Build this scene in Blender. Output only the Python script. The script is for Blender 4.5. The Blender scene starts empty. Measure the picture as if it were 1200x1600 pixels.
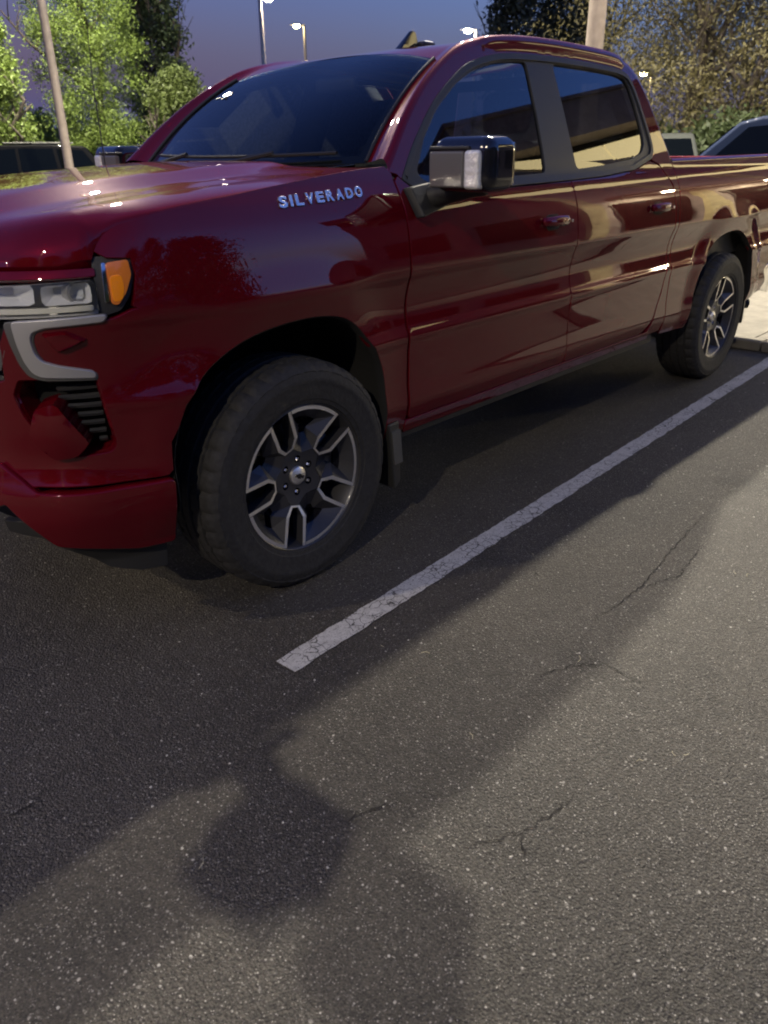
import bpy, bmesh, math, random
import numpy as np
from mathutils import Vector, Matrix
from mathutils.geometry import delaunay_2d_cdt
R = math.radians
random.seed(7)
rng = np.random.default_rng(7)
sc = bpy.context.scene
col = sc.collection

# ------------------------------------------------------------------ camera
YAW, PITCH, ROLL, FOC = 0.819210771, 0.439118864, -0.0135806215, 1199.17199
CAM = Vector((-1.646552, -2.90733183, 1.45641219))
fw = Vector((math.sin(YAW)*math.cos(PITCH), math.cos(YAW)*math.cos(PITCH), -math.sin(PITCH)))
rt = Vector((math.cos(YAW), -math.sin(YAW), 0)); up = rt.cross(fw)
r2 = math.cos(ROLL)*rt + math.sin(ROLL)*up
u2 = -math.sin(ROLL)*rt + math.cos(ROLL)*up
cd = bpy.data.cameras.new('camera'); cam = bpy.data.objects.new('camera', cd); col.objects.link(cam)
cam.matrix_world = Matrix(((r2.x, u2.x, -fw.x, CAM.x), (r2.y, u2.y, -fw.y, CAM.y), (r2.z, u2.z, -fw.z, CAM.z), (0, 0, 0, 1)))
cd.sensor_fit = 'VERTICAL'; cd.sensor_height = 24; cd.lens = FOC/1600*24
cd.clip_start = .02; cd.clip_end = 2000
cd.dof.use_dof = True; cd.dof.focus_distance = 3.0; cd.dof.aperture_fstop = 3.0
sc.camera = cam

# ------------------------------------------------------------------ sky, exposure
w = bpy.data.worlds.new('World'); sc.world = w; w.use_nodes = True
nt = w.node_tree; bg = nt.nodes['Background']
sky = nt.nodes.new('ShaderNodeTexSky'); sky.sky_type = 'NISHITA'; sky.sun_disc = False
sky.sun_elevation = R(-1.82); sky.sun_rotation = R(137); sky.air_density = 1.0; sky.dust_density = 1.0; sky.ozone_density = 3.5
tcw = nt.nodes.new('ShaderNodeTexCoord'); sx = nt.nodes.new('ShaderNodeSeparateXYZ'); mrw = nt.nodes.new('ShaderNodeMapRange'); mrw.interpolation_type = 'SMOOTHSTEP'
mrw.inputs[1].default_value = -.02; mrw.inputs[2].default_value = .17; mrw.inputs[3].default_value = 1.0; mrw.inputs[4].default_value = 0.0
mxw = nt.nodes.new('ShaderNodeMix'); mxw.data_type = 'RGBA'; mxw.inputs[7].default_value = (.032, .038, .092, 1)   # dusk haze low over the horizon
nt.links.new(tcw.outputs['Generated'], sx.inputs[0]); nt.links.new(sx.outputs[2], mrw.inputs[0]); nt.links.new(mrw.outputs[0], mxw.inputs[0]); nt.links.new(sky.outputs[0], mxw.inputs[6])
nt.links.new(mxw.outputs[2], bg.inputs[0]); bg.inputs[1].default_value = SKY_STRENGTH = 0.15
sc.view_settings.view_transform = 'Standard'; sc.view_settings.look = 'None'
sc.view_settings.exposure = 4.35; sc.view_settings.gamma = 1.0; sc.view_settings.use_curve_mapping = False
sc.render.engine = 'CYCLES'
try:
    sc.cycles.use_denoising = True
    sc.cycles.max_bounces = 8; sc.cycles.transparent_max_bounces = 12
    sc.cycles.sample_clamp_indirect = 3.0
    sc.cycles.filter_width = 2.0
except Exception: pass

# lamps of the place, plus one added: (name of pole, head position, watts, colour) -- used by the lamp builder below
PW1, PW1B, PW2, PW3, PW4, PW5, PWB, SOF = 104, 150, 200, 60, 95, 46, 30, .16
WARM = (1.0, .80, .52); COOL = (1.0, .93, .80)

# ------------------------------------------------------------------ helpers
def tag(o, label=None, cat=None, group=None, kind=None):
    if label: o['label'] = label
    if cat: o['category'] = cat
    if group: o['group'] = group
    if kind: o['kind'] = kind
    return o
def empty(name, loc=(0, 0, 0), rz=0, **k):
    o = bpy.data.objects.new(name, None); o.location = loc; o.rotation_euler = (0, 0, rz); col.objects.link(o)
    o.empty_display_size = .1
    return tag(o, **k)
def mesh_obj(name, V, F, mat, parent=None, smooth=False, normals=None, **k):
    me = bpy.data.meshes.new(name); me.from_pydata([tuple(map(float, v)) for v in V], [], [tuple(int(i) for i in f) for f in F])
    me.validate(); me.update()
    if smooth: me.polygons.foreach_set('use_smooth', [True]*len(me.polygons))
    if isinstance(mat, (list, tuple)):
        for m in mat: me.materials.append(m)
    elif mat: me.materials.append(mat)
    if normals is not None:
        me.normals_split_custom_set_from_vertices([tuple(map(float, n)) for n in normals])
    o = bpy.data.objects.new(name, me); col.objects.link(o)
    if parent: o.parent = parent
    return tag(o, **k)
class MB:
    def __init__(s): s.V = []; s.F = []
    def add(s, V, F):
        n = len(s.V); s.V += [tuple(map(float, v)) for v in V]; s.F += [tuple(i+n for i in f) for f in F]; return s
    def box(s, a, b):
        x0, y0, z0 = a; x1, y1, z1 = b
        return s.add([(x0, y0, z0), (x1, y0, z0), (x1, y1, z0), (x0, y1, z0), (x0, y0, z1), (x1, y0, z1), (x1, y1, z1), (x0, y1, z1)],
              [(0, 3, 2, 1), (4, 5, 6, 7), (0, 1, 5, 4), (1, 2, 6, 5), (2, 3, 7, 6), (3, 0, 4, 7)])
    def tube(s, pts, rad, n=10, caps=True):
        pts = [Vector(p) for p in pts]
        if not hasattr(rad, '__len__'): rad = [rad]*len(pts)
        rings = []
        for i, p in enumerate(pts):
            d = (pts[min(i+1, len(pts)-1)]-pts[max(i-1, 0)]).normalized()
            a = d.orthogonal().normalized() if i == 0 else (a - d*a.dot(d)).normalized()
            b = d.cross(a)
            rings.append([p+(a*math.cos(t)+b*math.sin(t))*rad[i] for t in [2*math.pi*k/n for k in range(n)]])
        V = [v for r_ in rings for v in r_]; F = []
        for i in range(len(pts)-1):
            for k in range(n):
                F.append((i*n+k, i*n+(k+1) % n, (i+1)*n+(k+1) % n, (i+1)*n+k))
        if caps: F += [tuple(range(n))[::-1], tuple(range((len(pts)-1)*n, len(pts)*n))]
        return s.add(V, F)
    def lathe(s, prof, n=48, axis='y', c=(0, 0, 0), close=False):
        # prof: (r, h) list; axis: direction of h
        V = []; F = []
        for k in range(n):
            t = 2*math.pi*k/n; ct, st = math.cos(t), math.sin(t)
            for r_, h in prof:
                V.append((c[0]+r_*ct, c[1]+h, c[2]+r_*st) if axis == 'y' else (c[0]+r_*ct, c[1]+r_*st, c[2]+h) if axis == 'z' else (c[0]+h, c[1]+r_*ct, c[2]+r_*st))
        m = len(prof)
        for k in range(n):
            for i in range(m if close else m-1):
                j = (i+1) % m
                F.append((k*m+i, k*m+j, ((k+1) % n)*m+j, ((k+1) % n)*m+i))
        return s.add(V, F)
    def prism(s, P, f0, f1):
        # closed polygon P (2D) mapped by two functions to 3D, sides joined
        n = len(P); V = [f0(*p) for p in P]+[f1(*p) for p in P]
        F = [tuple(range(n)), tuple(range(2*n-1, n-1, -1))]+[(i, i+n, (i+1) % n+n, (i+1) % n) for i in range(n)]
        return s.add(V, F)
    def build(s, name, mat, parent=None, smooth=False, bevel=0, seg=2, **k):
        o = mesh_obj(name, s.V, s.F, mat, parent, smooth, **k)
        bm = bmesh.new(); bm.from_mesh(o.data); bmesh.ops.recalc_face_normals(bm, faces=bm.faces); bm.to_mesh(o.data); bm.free()
        if bevel:
            b = o.modifiers.new('bevel', 'BEVEL'); b.width = bevel; b.segments = seg; b.limit_method = 'ANGLE'; b.angle_limit = R(35)
            o.data.polygons.foreach_set('use_smooth', [True]*len(o.data.polygons))
            wn = o.modifiers.new('wn', 'WEIGHTED_NORMAL'); wn.keep_sharp = False
        elif smooth == 'auto':
            bm = bmesh.new(); bm.from_mesh(o.data)
            for e in bm.edges:
                if len(e.link_faces) == 2 and e.calc_face_angle(0) > R(35): e.smooth = False
            bm.to_mesh(o.data); bm.free()
        return o
def copy_tree(o, parent=None):
    c = o.copy(); col.objects.link(c); c.parent = parent
    for ch in list(o.children): copy_tree(ch, c)
    return c

# ------------------------------------------------------------------ materials
def mat(name, base=(.5, .5, .5), rough=.5, metal=0., coat=0., emis=None, es=0., spec=.5, noise=None, bump=0., bscale=50., ior=None, alpha=None):
    m = bpy.data.materials.new(name); m.use_nodes = True; n = m.node_tree; b = n.nodes['Principled BSDF']
    b.inputs['Base Color'].default_value = (*base, 1); b.inputs['Roughness'].default_value = rough; b.inputs['Metallic'].default_value = metal
    b.inputs['Coat Weight'].default_value = coat; b.inputs['Coat Roughness'].default_value = .03
    b.inputs['Specular IOR Level'].default_value = spec
    if emis: b.inputs['Emission Color'].default_value = (*emis, 1); b.inputs['Emission Strength'].default_value = es
    if noise or bump:
        tc = n.nodes.new('ShaderNodeTexCoord'); nz = n.nodes.new('ShaderNodeTexNoise'); nz.inputs['Scale'].default_value = bscale; nz.inputs['Detail'].default_value = 5
        n.links.new(tc.outputs['Object'], nz.inputs['Vector'])
        if noise:
            cr = n.nodes.new('ShaderNodeValToRGB'); cr.color_ramp.elements[0].position = .3; cr.color_ramp.elements[1].position = .7
            cr.color_ramp.elements[0].color = (*[c*(1-noise) for c in base], 1); cr.color_ramp.elements[1].color = (*[min(1, c*(1+noise)) for c in base], 1)
            n.links.new(nz.outputs[0], cr.inputs[0]); n.links.new(cr.outputs[0], b.inputs['Base Color'])
        if bump:
            bp = n.nodes.new('ShaderNodeBump'); bp.inputs['Strength'].default_value = bump; bp.inputs['Distance'].default_value = .01
            n.links.new(nz.outputs[0], bp.inputs['Height']); n.links.new(bp.outputs[0], b.inputs['Normal'])
    return m
def glass_mat(name, tint, gloss=(1, 1, 1), ior=1.5, rough=0.0):
    # thin tinted pane: sharp reflection by Fresnel over tinted see-through
    m = bpy.data.materials.new(name); m.use_nodes = True; n = m.node_tree; n.nodes.clear()
    o = n.nodes.new('ShaderNodeOutputMaterial'); mx = n.nodes.new('ShaderNodeMixShader'); fr = n.nodes.new('ShaderNodeFresnel')
    t = n.nodes.new('ShaderNodeBsdfTransparent'); g = n.nodes.new('ShaderNodeBsdfGlossy'); fr.inputs[0].default_value = ior
    t.inputs[0].default_value = (*tint, 1); g.inputs[0].default_value = (*gloss, 1); g.inputs['Roughness'].default_value = rough
    n.links.new(fr.outputs[0], mx.inputs[0]); n.links.new(t.outputs[0], mx.inputs[1]); n.links.new(g.outputs[0], mx.inputs[2]); n.links.new(mx.outputs[0], o.inputs[0])
    return m
def paint_mat(name, base, flake=.12):
    m = mat(name, base, .34, flake, 1.0, spec=.0); n = m.node_tree; b = n.nodes['Principled BSDF']
    tc = n.nodes.new('ShaderNodeTexCoord'); v = n.nodes.new('ShaderNodeTexVoronoi'); v.inputs['Scale'].default_value = 900
    n.links.new(tc.outputs['Object'], v.inputs['Vector'])
    mr = n.nodes.new('ShaderNodeMapRange'); mr.inputs[3].default_value = .26; mr.inputs[4].default_value = .46
    n.links.new(v.outputs['Distance'], mr.inputs[0]); n.links.new(mr.outputs[0], b.inputs['Roughness'])
    # dust: faint, uneven coat roughness
    nz = n.nodes.new('ShaderNodeTexNoise'); nz.inputs['Scale'].default_value = 3; nz.inputs['Detail'].default_value = 6
    n.links.new(tc.outputs['Object'], nz.inputs['Vector'])
    m2 = n.nodes.new('ShaderNodeMapRange'); m2.inputs[1].default_value = .35; m2.inputs[2].default_value = .75; m2.inputs[3].default_value = .0; m2.inputs[4].default_value = .03
    n.links.new(nz.outputs[0], m2.inputs[0]); n.links.new(m2.outputs[0], b.inputs['Coat Roughness'])
    # faint orange peel
    n2 = n.nodes.new('ShaderNodeTexNoise'); n2.inputs['Scale'].default_value = 1.6; n2.inputs['Detail'].default_value = 2
    n.links.new(tc.outputs['Object'], n2.inputs['Vector'])
    bp = n.nodes.new('ShaderNodeBump'); bp.inputs['Strength'].default_value = .25; bp.inputs['Distance'].default_value = .01
    n.links.new(n2.outputs[0], bp.inputs['Height']); n.links.new(bp.outputs[0], b.inputs['Coat Normal'])
    return m
M = {}
M['red'] = paint_mat('cherry_paint', (.10, .0018, .006))
M['plastic'] = mat('black_plastic', (.018, .018, .018), .55, bump=.15, bscale=400)
M['gloss_black'] = mat('gloss_black', (.008, .008, .012), .12, coat=.6)
M['trim'] = mat('window_trim', (.03, .03, .029), .45, spec=.35)
M['satin2'] = mat('mirror_face_grey', (.11, .105, .105), .35, coat=.4)
M['satin'] = mat('satin_grey', (.48, .47, .46), .36, .6)
M['dark_satin'] = mat('dark_satin_grey', (.16, .16, .155), .4, .7)
M['chrome'] = mat('chrome', (.8, .8, .8), .08, 1.0)
M['machined'] = mat('machined_aluminium', (.92, .89, .84), .42, 1.0, bump=.05, bscale=300)
M['wheel_dark'] = mat('wheel_dark_paint', (.04, .04, .045), .38, .3, coat=.25)
M['rubber'] = mat('tyre_rubber', (.022, .021, .020), .75, noise=.3, bump=.3, bscale=60)
M['liner'] = mat('wheel_well_liner', (.006, .006, .006), .9)
M['steel'] = mat('brake_steel', (.25, .24, .23), .45, .9)
M['glass_ws'] = glass_mat('windshield_glass', (.50, .56, .58), ior=1.36)
M['glass_front'] = glass_mat('front_door_glass', (.20, .22, .23), ior=1.7)
M['glass_back'] = glass_mat('rear_glass', (.35, .37, .38), ior=1.5)
M['badge'] = mat('badge_metal', (.75, .75, .78), .22, .9)
M['glass_side'] = glass_mat('tinted_glass', (.05, .055, .06), ior=1.75)
M['lens'] = glass_mat('lamp_lens', (.92, .94, .96))
M['amber'] = mat('amber_lens', (1., .30, .008), .2, coat=1.)  # retroreflected glow put into this brighter amber
M['amber_dark'] = mat('amber_shell', (.70, .20, .03), .15, coat=1.)
M['white_lens'] = mat('white_reflector', (.8, .8, .78), .15, .3, coat=1., bump=.6, bscale=90)
M['reflector'] = mat('reflector_silver', (.9, .9, .92), .3, .2)
M['frit'] = mat('black_frit', (.01, .01, .011), .4)
M['cloth'] = mat('seat_cloth', (.13, .13, .135), .9, noise=.3)
M['dash'] = mat('dashboard', (.10, .105, .11), .6)
M['red_lens'] = mat('red_lens', (.35, .005, .005), .1, coat=1.)
def concrete(name, base, sc_=6):
    m = mat(name, base, .85); n = m.node_tree; b = n.nodes['Principled BSDF']; tc = n.nodes.new('ShaderNodeTexCoord')
    a = n.nodes.new('ShaderNodeTexNoise'); a.inputs['Scale'].default_value = sc_; a.inputs['Detail'].default_value = 8; a.inputs['Roughness'].default_value = .65
    c = n.nodes.new('ShaderNodeTexNoise'); c.inputs['Scale'].default_value = sc_*40; c.inputs['Detail'].default_value = 3
    n.links.new(tc.outputs['Object'], a.inputs['Vector']); n.links.new(tc.outputs['Object'], c.inputs['Vector'])
    cr = n.nodes.new('ShaderNodeValToRGB'); cr.color_ramp.elements[0].position = .32; cr.color_ramp.elements[1].position = .7
    cr.color_ramp.elements[0].color = (*[v*.62 for v in base], 1); cr.color_ramp.elements[1].color = (*[v*1.15 for v in base], 1)
    n.links.new(a.outputs[0], cr.inputs[0]); n.links.new(cr.outputs[0], b.inputs['Base Color'])
    bp = n.nodes.new('ShaderNodeBump'); bp.inputs['Strength'].default_value = .4; bp.inputs['Distance'].default_value = .004
    n.links.new(c.outputs[0], bp.inputs['Height']); n.links.new(bp.outputs[0], b.inputs['Normal'])
    return m
M['concrete'] = concrete('concrete', (.17, .155, .125))
M['stucco'] = concrete('stucco', (.34, .29, .29), 2)
M['cream'] = concrete('cream_panel', (.55, .48, .30), 2)
def asphalt():
    m = bpy.data.materials.new('asphalt'); m.use_nodes = True; n = m.node_tree; b = n.nodes['Principled BSDF']; L = n.links.new
    tc = n.nodes.new('ShaderNodeTexCoord')
    def N(t, **k):
        x = n.nodes.new(t)
        for a, v in k.items():
            x.inputs[a].default_value = v
        return x
    # slightly warped coordinates keep the stones from lining up
    wz = N('ShaderNodeTexNoise', Scale=14, Detail=2); L(tc.outputs['Object'], wz.inputs['Vector'])
    wa = n.nodes.new('ShaderNodeVectorMath'); wa.operation = 'MULTIPLY_ADD'; L(wz.outputs['Color'], wa.inputs[0]); wa.inputs[1].default_value = (.02, .02, .02); L(tc.outputs['Object'], wa.inputs[2])
    big = N('ShaderNodeTexNoise', Scale=.55, Detail=6, Roughness=.6); L(tc.outputs['Object'], big.inputs['Vector'])
    mid = N('ShaderNodeTexNoise', Scale=9, Detail=6, Roughness=.7); L(tc.outputs['Object'], mid.inputs['Vector'])
    stones = []
    hs = []
    for s_, thr, rmax in ((70., .86, .32), (135., .80, .36), (260., .72, .42)):
        v = N('ShaderNodeTexVoronoi', Scale=s_, Randomness=1.); L(wa.outputs[0], v.inputs['Vector'])
        sep = n.nodes.new('ShaderNodeSeparateColor'); L(v.outputs['Color'], sep.inputs[0])
        pick = N('ShaderNodeMapRange'); pick.inputs[1].default_value = thr; pick.inputs[2].default_value = thr+.12; L(sep.outputs[0], pick.inputs[0])
        rad = n.nodes.new('ShaderNodeMapRange'); rad.inputs[1].default_value = rmax; rad.inputs[2].default_value = rmax*.55; L(v.outputs['Distance'], rad.inputs[0])
        mu = n.nodes.new('ShaderNodeMath'); mu.operation = 'MULTIPLY'; L(pick.outputs[0], mu.inputs[0]); L(rad.outputs[0], mu.inputs[1])
        mu2 = n.nodes.new('ShaderNodeMath'); mu2.operation = 'MULTIPLY'; L(mu.outputs[0], mu2.inputs[0]); L(sep.outputs[1], mu2.inputs[1])
        stones.append(mu2); hs.append(v)
    mx = stones[0]
    for s2 in stones[1:]:
        q = n.nodes.new('ShaderNodeMath'); q.operation = 'MAXIMUM'; L(mx.outputs[0], q.inputs[0]); L(s2.outputs[0], q.inputs[1]); mx = q
    # binder colour, blotched
    cr = n.nodes.new('ShaderNodeValToRGB'); e = cr.color_ramp.elements; e[0].position = .3; e[0].color = (.028, .0245, .019, 1); e[1].position = .72; e[1].color = (.070, .062, .050, 1)
    ad = n.nodes.new('ShaderNodeMath'); ad.operation = 'MULTIPLY_ADD'; L(mid.outputs[0], ad.inputs[0]); ad.inputs[1].default_value = .35
    ad2 = n.nodes.new('ShaderNodeMath'); ad2.operation = 'MULTIPLY_ADD'; L(big.outputs[0], ad2.inputs[0]); ad2.inputs[1].default_value = .65; L(ad2.outputs[0], ad.inputs[2]); ad2.inputs[2].default_value = 0
    L(ad.outputs[0], cr.inputs[0])
    stn = N('ShaderNodeTexNoise', Scale=1.9, Detail=3, Roughness=.5); L(tc.outputs['Object'], stn.inputs['Vector'])
    stm = n.nodes.new('ShaderNodeMapRange'); stm.inputs[1].default_value = .60; stm.inputs[2].default_value = .72; stm.inputs[3].default_value = 1.0; stm.inputs[4].default_value = .62; L(stn.outputs[0], stm.inputs[0])
    sn2 = N('ShaderNodeTexNoise', Scale=.35, Detail=4, Roughness=.6); L(tc.outputs['Object'], sn2.inputs['Vector'])
    sm2 = n.nodes.new('ShaderNodeMapRange'); sm2.inputs[1].default_value = .35; sm2.inputs[2].default_value = .7; sm2.inputs[3].default_value = .8; sm2.inputs[4].default_value = 1.15; L(sn2.outputs[0], sm2.inputs[0])
    # every grain its own grey
    g = hs[2]; sg = n.nodes.new('ShaderNodeSeparateColor'); L(g.outputs['Color'], sg.inputs[0])
    gm = n.nodes.new('ShaderNodeMapRange'); gm.inputs[3].default_value = .42; gm.inputs[4].default_value = 1.65; L(sg.outputs[2], gm.inputs[0])
    mc = n.nodes.new('ShaderNodeMix'); mc.data_type = 'RGBA'; mc.blend_type = 'MULTIPLY'; mc.inputs[0].default_value = 1; L(cr.outputs[0], mc.inputs[6]); L(gm.outputs[0], mc.inputs[7])
    fin = n.nodes.new('ShaderNodeMix'); fin.data_type = 'RGBA'; L(mx.outputs[0], fin.inputs[0]); m5 = n.nodes.new('ShaderNodeMath'); m5.operation = 'MULTIPLY'; L(stm.outputs[0], m5.inputs[0]); L(sm2.outputs[0], m5.inputs[1]); m6 = n.nodes.new('ShaderNodeMix'); m6.data_type = 'RGBA'; m6.blend_type = 'MULTIPLY'; m6.inputs[0].default_value = 1; L(mc.outputs[2], m6.inputs[6]); L(m5.outputs[0], m6.inputs[7]); L(m6.outputs[2], fin.inputs[6]); fin.inputs[7].default_value = (.50, .475, .42, 1)
    L(fin.outputs[2], b.inputs['Base Color'])
    b.inputs['Roughness'].default_value = .62; b.inputs['Specular IOR Level'].default_value = .5
    # relief: rounded grains
    add = n.nodes.new('ShaderNodeMath'); add.operation = 'MULTIPLY_ADD'; L(hs[1].outputs['Distance'], add.inputs[0]); add.inputs[1].default_value = -1.3
    ad3 = n.nodes.new('ShaderNodeMath'); ad3.operation = 'MULTIPLY'; L(hs[2].outputs['Distance'], ad3.inputs[0]); ad3.inputs[1].default_value = -.7; L(ad3.outputs[0], add.inputs[2])
    bp = N('ShaderNodeBump', Strength=.9, Distance=.004); L(add.outputs[0], bp.inputs['Height']); L(bp.outputs[0], b.inputs['Normal'])
    return m
M['asphalt'] = asphalt()
def line_paint():
    m = mat('worn_white_paint', (.62, .61, .58), .75); n = m.node_tree; b = n.nodes['Principled BSDF']; L = n.links.new
    tc = n.nodes.new('ShaderNodeTexCoord')
    wz = n.nodes.new('ShaderNodeTexNoise'); wz.inputs['Scale'].default_value = 30; wz.inputs['Detail'].default_value = 4; L(tc.outputs['Object'], wz.inputs['Vector'])
    wa = n.nodes.new('ShaderNodeVectorMath'); wa.operation = 'MULTIPLY_ADD'; L(wz.outputs['Color'], wa.inputs[0]); wa.inputs[1].default_value = (.03, .03, .03); L(tc.outputs['Object'], wa.inputs[2])
    v = n.nodes.new('ShaderNodeTexVoronoi'); v.feature = 'DISTANCE_TO_EDGE'; v.inputs['Scale'].default_value = 26; L(wa.outputs[0], v.inputs['Vector'])
    a = n.nodes.new('ShaderNodeMapRange'); a.inputs[1].default_value = .015; a.inputs[2].default_value = .05; L(v.outputs['Distance'], a.inputs[0])
    pn = n.nodes.new('ShaderNodeTexNoise'); pn.inputs['Scale'].default_value = 7; pn.inputs['Detail'].default_value = 4; L(tc.outputs['Object'], pn.inputs['Vector'])
    pm = n.nodes.new('ShaderNodeMapRange'); pm.inputs[1].default_value = .48; pm.inputs[2].default_value = .56; L(pn.outputs[0], pm.inputs[0])
    crk = n.nodes.new('ShaderNodeMath'); crk.operation = 'MAXIMUM'; L(a.outputs[0], crk.inputs[0]); L(pm.outputs[0], crk.inputs[1])
    fn = n.nodes.new('ShaderNodeTexNoise'); fn.inputs['Scale'].default_value = 150; fn.inputs['Detail'].default_value = 5; fn.inputs['Roughness'].default_value = .8; L(tc.outputs['Object'], fn.inputs['Vector'])
    fm = n.nodes.new('ShaderNodeMapRange'); fm.inputs[1].default_value = .36; fm.inputs[2].default_value = .46; L(fn.outputs[0], fm.inputs[0])
    mn = n.nodes.new('ShaderNodeMath'); mn.operation = 'MINIMUM'; L(crk.outputs[0], mn.inputs[0]); L(fm.outputs[0], mn.inputs[1])
    mc = n.nodes.new('ShaderNodeMix'); mc.data_type = 'RGBA'; L(mn.outputs[0], mc.inputs[0]); mc.inputs[6].default_value = (.05, .047, .042, 1)
    dn = n.nodes.new('ShaderNodeValToRGB'); dn.color_ramp.elements[0].color = (.36, .35, .33, 1); dn.color_ramp.elements[1].color = (.68, .67, .63, 1); L(wz.outputs[0], dn.inputs[0])
    L(dn.outputs[0], mc.inputs[7]); L(mc.outputs[2], b.inputs['Base Color'])
    bp = n.nodes.new('ShaderNodeBump'); bp.inputs['Strength'].default_value = .5; bp.inputs['Distance'].default_value = .002; L(fn.outputs[0], bp.inputs['Height']); L(bp.outputs[0], b.inputs['Normal'])
    return m
M['line'] = line_paint()
M['pole'] = mat('pole_paint', (.33, .27, .22), .6, noise=.15, bscale=8)
M['pole_light'] = mat('pole_paint_pale', (.5, .44, .38), .6)
def lamp_lens(name, c, s): return mat(name, (.8, .8, .8), .4, emis=c, es=s)
M['lamp_on'] = lamp_lens('lamp_lens_lit', (1, .93, .75), 9)
M['lamp_orange'] = lamp_lens('lamp_box_orange', (1, .5, .15), 3)
M['lamp_yellow'] = lamp_lens('lamp_lens_yellow', (1, .88, .45), 7)

# ------------------------------------------------------------------ ground
mesh_obj('parking_lot_ground', [(-400, -400, 0), (400, -400, 0), (400, 400, 0), (-400, 400, 0)], [(0, 1, 2, 3)], M['asphalt'], kind='structure')
def stripe(x0, y0, x1, y1, w0, name='parking_line'):
    # a painted strip with slightly ragged edges, 4 mm above the asphalt
    n = max(6, int(math.hypot(x1-x0, y1-y0)/.03)); V = []; F = []
    dx, dy = x1-x0, y1-y0; l = math.hypot(dx, dy); nx, ny = -dy/l, dx/l
    for i in range(n+1):
        t = i/n
        for s_ in (-1, 1):
            r_ = w0/2+random.uniform(-.0045, .003)
            V.append((x0+dx*t+nx*s_*r_, y0+dy*t+ny*s_*r_, .004))
    F = [(2*i, 2*i+2, 2*i+3, 2*i+1) for i in range(n)]
    return mesh_obj(name, V, F, M['line'], kind='structure')
stripe(-.424, -1.334, 4.66, -1.158, .092)
stripe(-.6, 1.50, 4.66, 1.62, .092)
stripe(-.6, 4.2, 4.66, 4.3, .092)
for k in range(9): stripe(12+3.0*k*.55, 19+.84*3*k*-.2, 13.2+3.0*k*.55, 21+.84*3*k*-.2, .1)
# cracks: narrow flat tar-dark strips following the asphalt's breaks
def crack(pts, w0=.008):
    P = []
    for (ax, ay), (bx, by) in zip(pts[:-1], pts[1:]):
        n = max(2, int(math.hypot(bx-ax, by-ay)/.012))
        for k in range(n):
            t = k/n; P.append((ax+(bx-ax)*t+random.gauss(0, .004), ay+(by-ay)*t+random.gauss(0, .004)))
    V = []; F = []
    for i, (x, y) in enumerate(P):
        q = P[min(i+1, len(P)-1)]; p = P[max(i-1, 0)]; dx, dy = q[0]-p[0], q[1]-p[1]; l = math.hypot(dx, dy)+1e-6
        ww = w0*random.uniform(.15, .75)*(1-abs(2*i/len(P)-1)**3)
        V += [(x-dy/l*ww/2, y+dx/l*ww/2, .003), (x+dy/l*ww/2, y-dx/l*ww/2, .003)]
    F = [(2*i, 2*i+1, 2*i+3, 2*i+2) for i in range(len(P)-1)]
    mesh_obj('asphalt_crack', V, F, M['crack'], kind='structure')
M['crack'] = mat('crack_dark', (.012, .011, .010), .95)
for pts in ([(1.559,-1.863),(1.397,-1.873),(1.045,-1.905),(0.780,-1.939),(0.686,-1.935),(0.570,-1.933),(0.471,-1.914),(0.350,-1.952)],[(0.751,-1.941),(0.933,-2.006),(1.250,-1.973)],[(0.245,-2.248),(0.239,-2.159),(0.253,-2.077),(0.187,-2.003),(0.079,-1.956),(0.020,-1.936)],[(-0.579,-1.972),(-0.644,-1.936),(-0.712,-1.914),(-0.744,-1.914)],[(-0.279,-2.272),(-0.429,-2.256),(-0.525,-2.212),(-0.608,-2.155)],[(-0.476,-2.233),(-0.530,-2.295)],[(-1.290,-1.289),(-1.227,-1.290),(-1.168,-1.303)],[(0.609,-1.567),(0.571,-1.633)],): crack(pts)
# pale flecks: dry grass blades and gravel lying on the asphalt
M['straw'] = mat('straw', (.55, .50, .34), .8); M['pebble'] = mat('pebble', (.55, .53, .47), .7)
mb = MB()
for k in range(26):
    x = random.uniform(-1.3, 3.2); y = random.uniform(-2.7, -1.35); a = random.uniform(0, 6.28); l = random.uniform(.012, .035)
    mb.tube([(x, y, .003), (x+math.cos(a)*l*.5, y+math.sin(a)*l*.5, .005), (x+math.cos(a+.4)*l, y+math.sin(a+.4)*l, .003)], .0008, 4)
mb.build('straw_litter', M['straw'], kind='stuff')
M['dead_leaf'] = mat('dead_leaf', (.16, .10, .045), .8)
mb = MB()
for k in range(3):
    x = random.uniform(1.5, 4.2); y = random.uniform(-2.6, -1.45); a = random.uniform(0, 6.28); l = random.uniform(.012, .024)
    ca, sa = math.cos(a), math.sin(a); P = [(-1, 0, .002), (-.3, .45, .006), (.6, .35, .004), (1, 0, .003), (.5, -.4, .007), (-.4, -.38, .003)]
    mb.add([(x+(p[0]*ca-p[1]*sa)*l, y+(p[0]*sa+p[1]*ca)*l, p[2]) for p in P], [(0, 1, 2, 3), (0, 3, 4, 5)])
mb.build('leaf_litter', M['dead_leaf'], kind='stuff')
mb = MB()
for k in range(420):
    x = random.uniform(-1.6, 4.4); y = random.uniform(-2.9, -1.1); r_ = random.uniform(.0015, .0045); h = r_*random.uniform(.5, .9)
    a = random.uniform(0, 6.28); P = [(x+math.cos(a+j*1.2566)*r_*random.uniform(.7, 1.1), y+math.sin(a+j*1.2566)*r_*random.uniform(.7, 1.1)) for j in range(5)]
    mb.prism(P, lambda a_, b_: (a_, b_, 0), lambda a_, b_: (x+(a_-x)*.6, y+(b_-y)*.6, h))
mb.build('loose_gravel', M['pebble'], kind='stuff')

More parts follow.
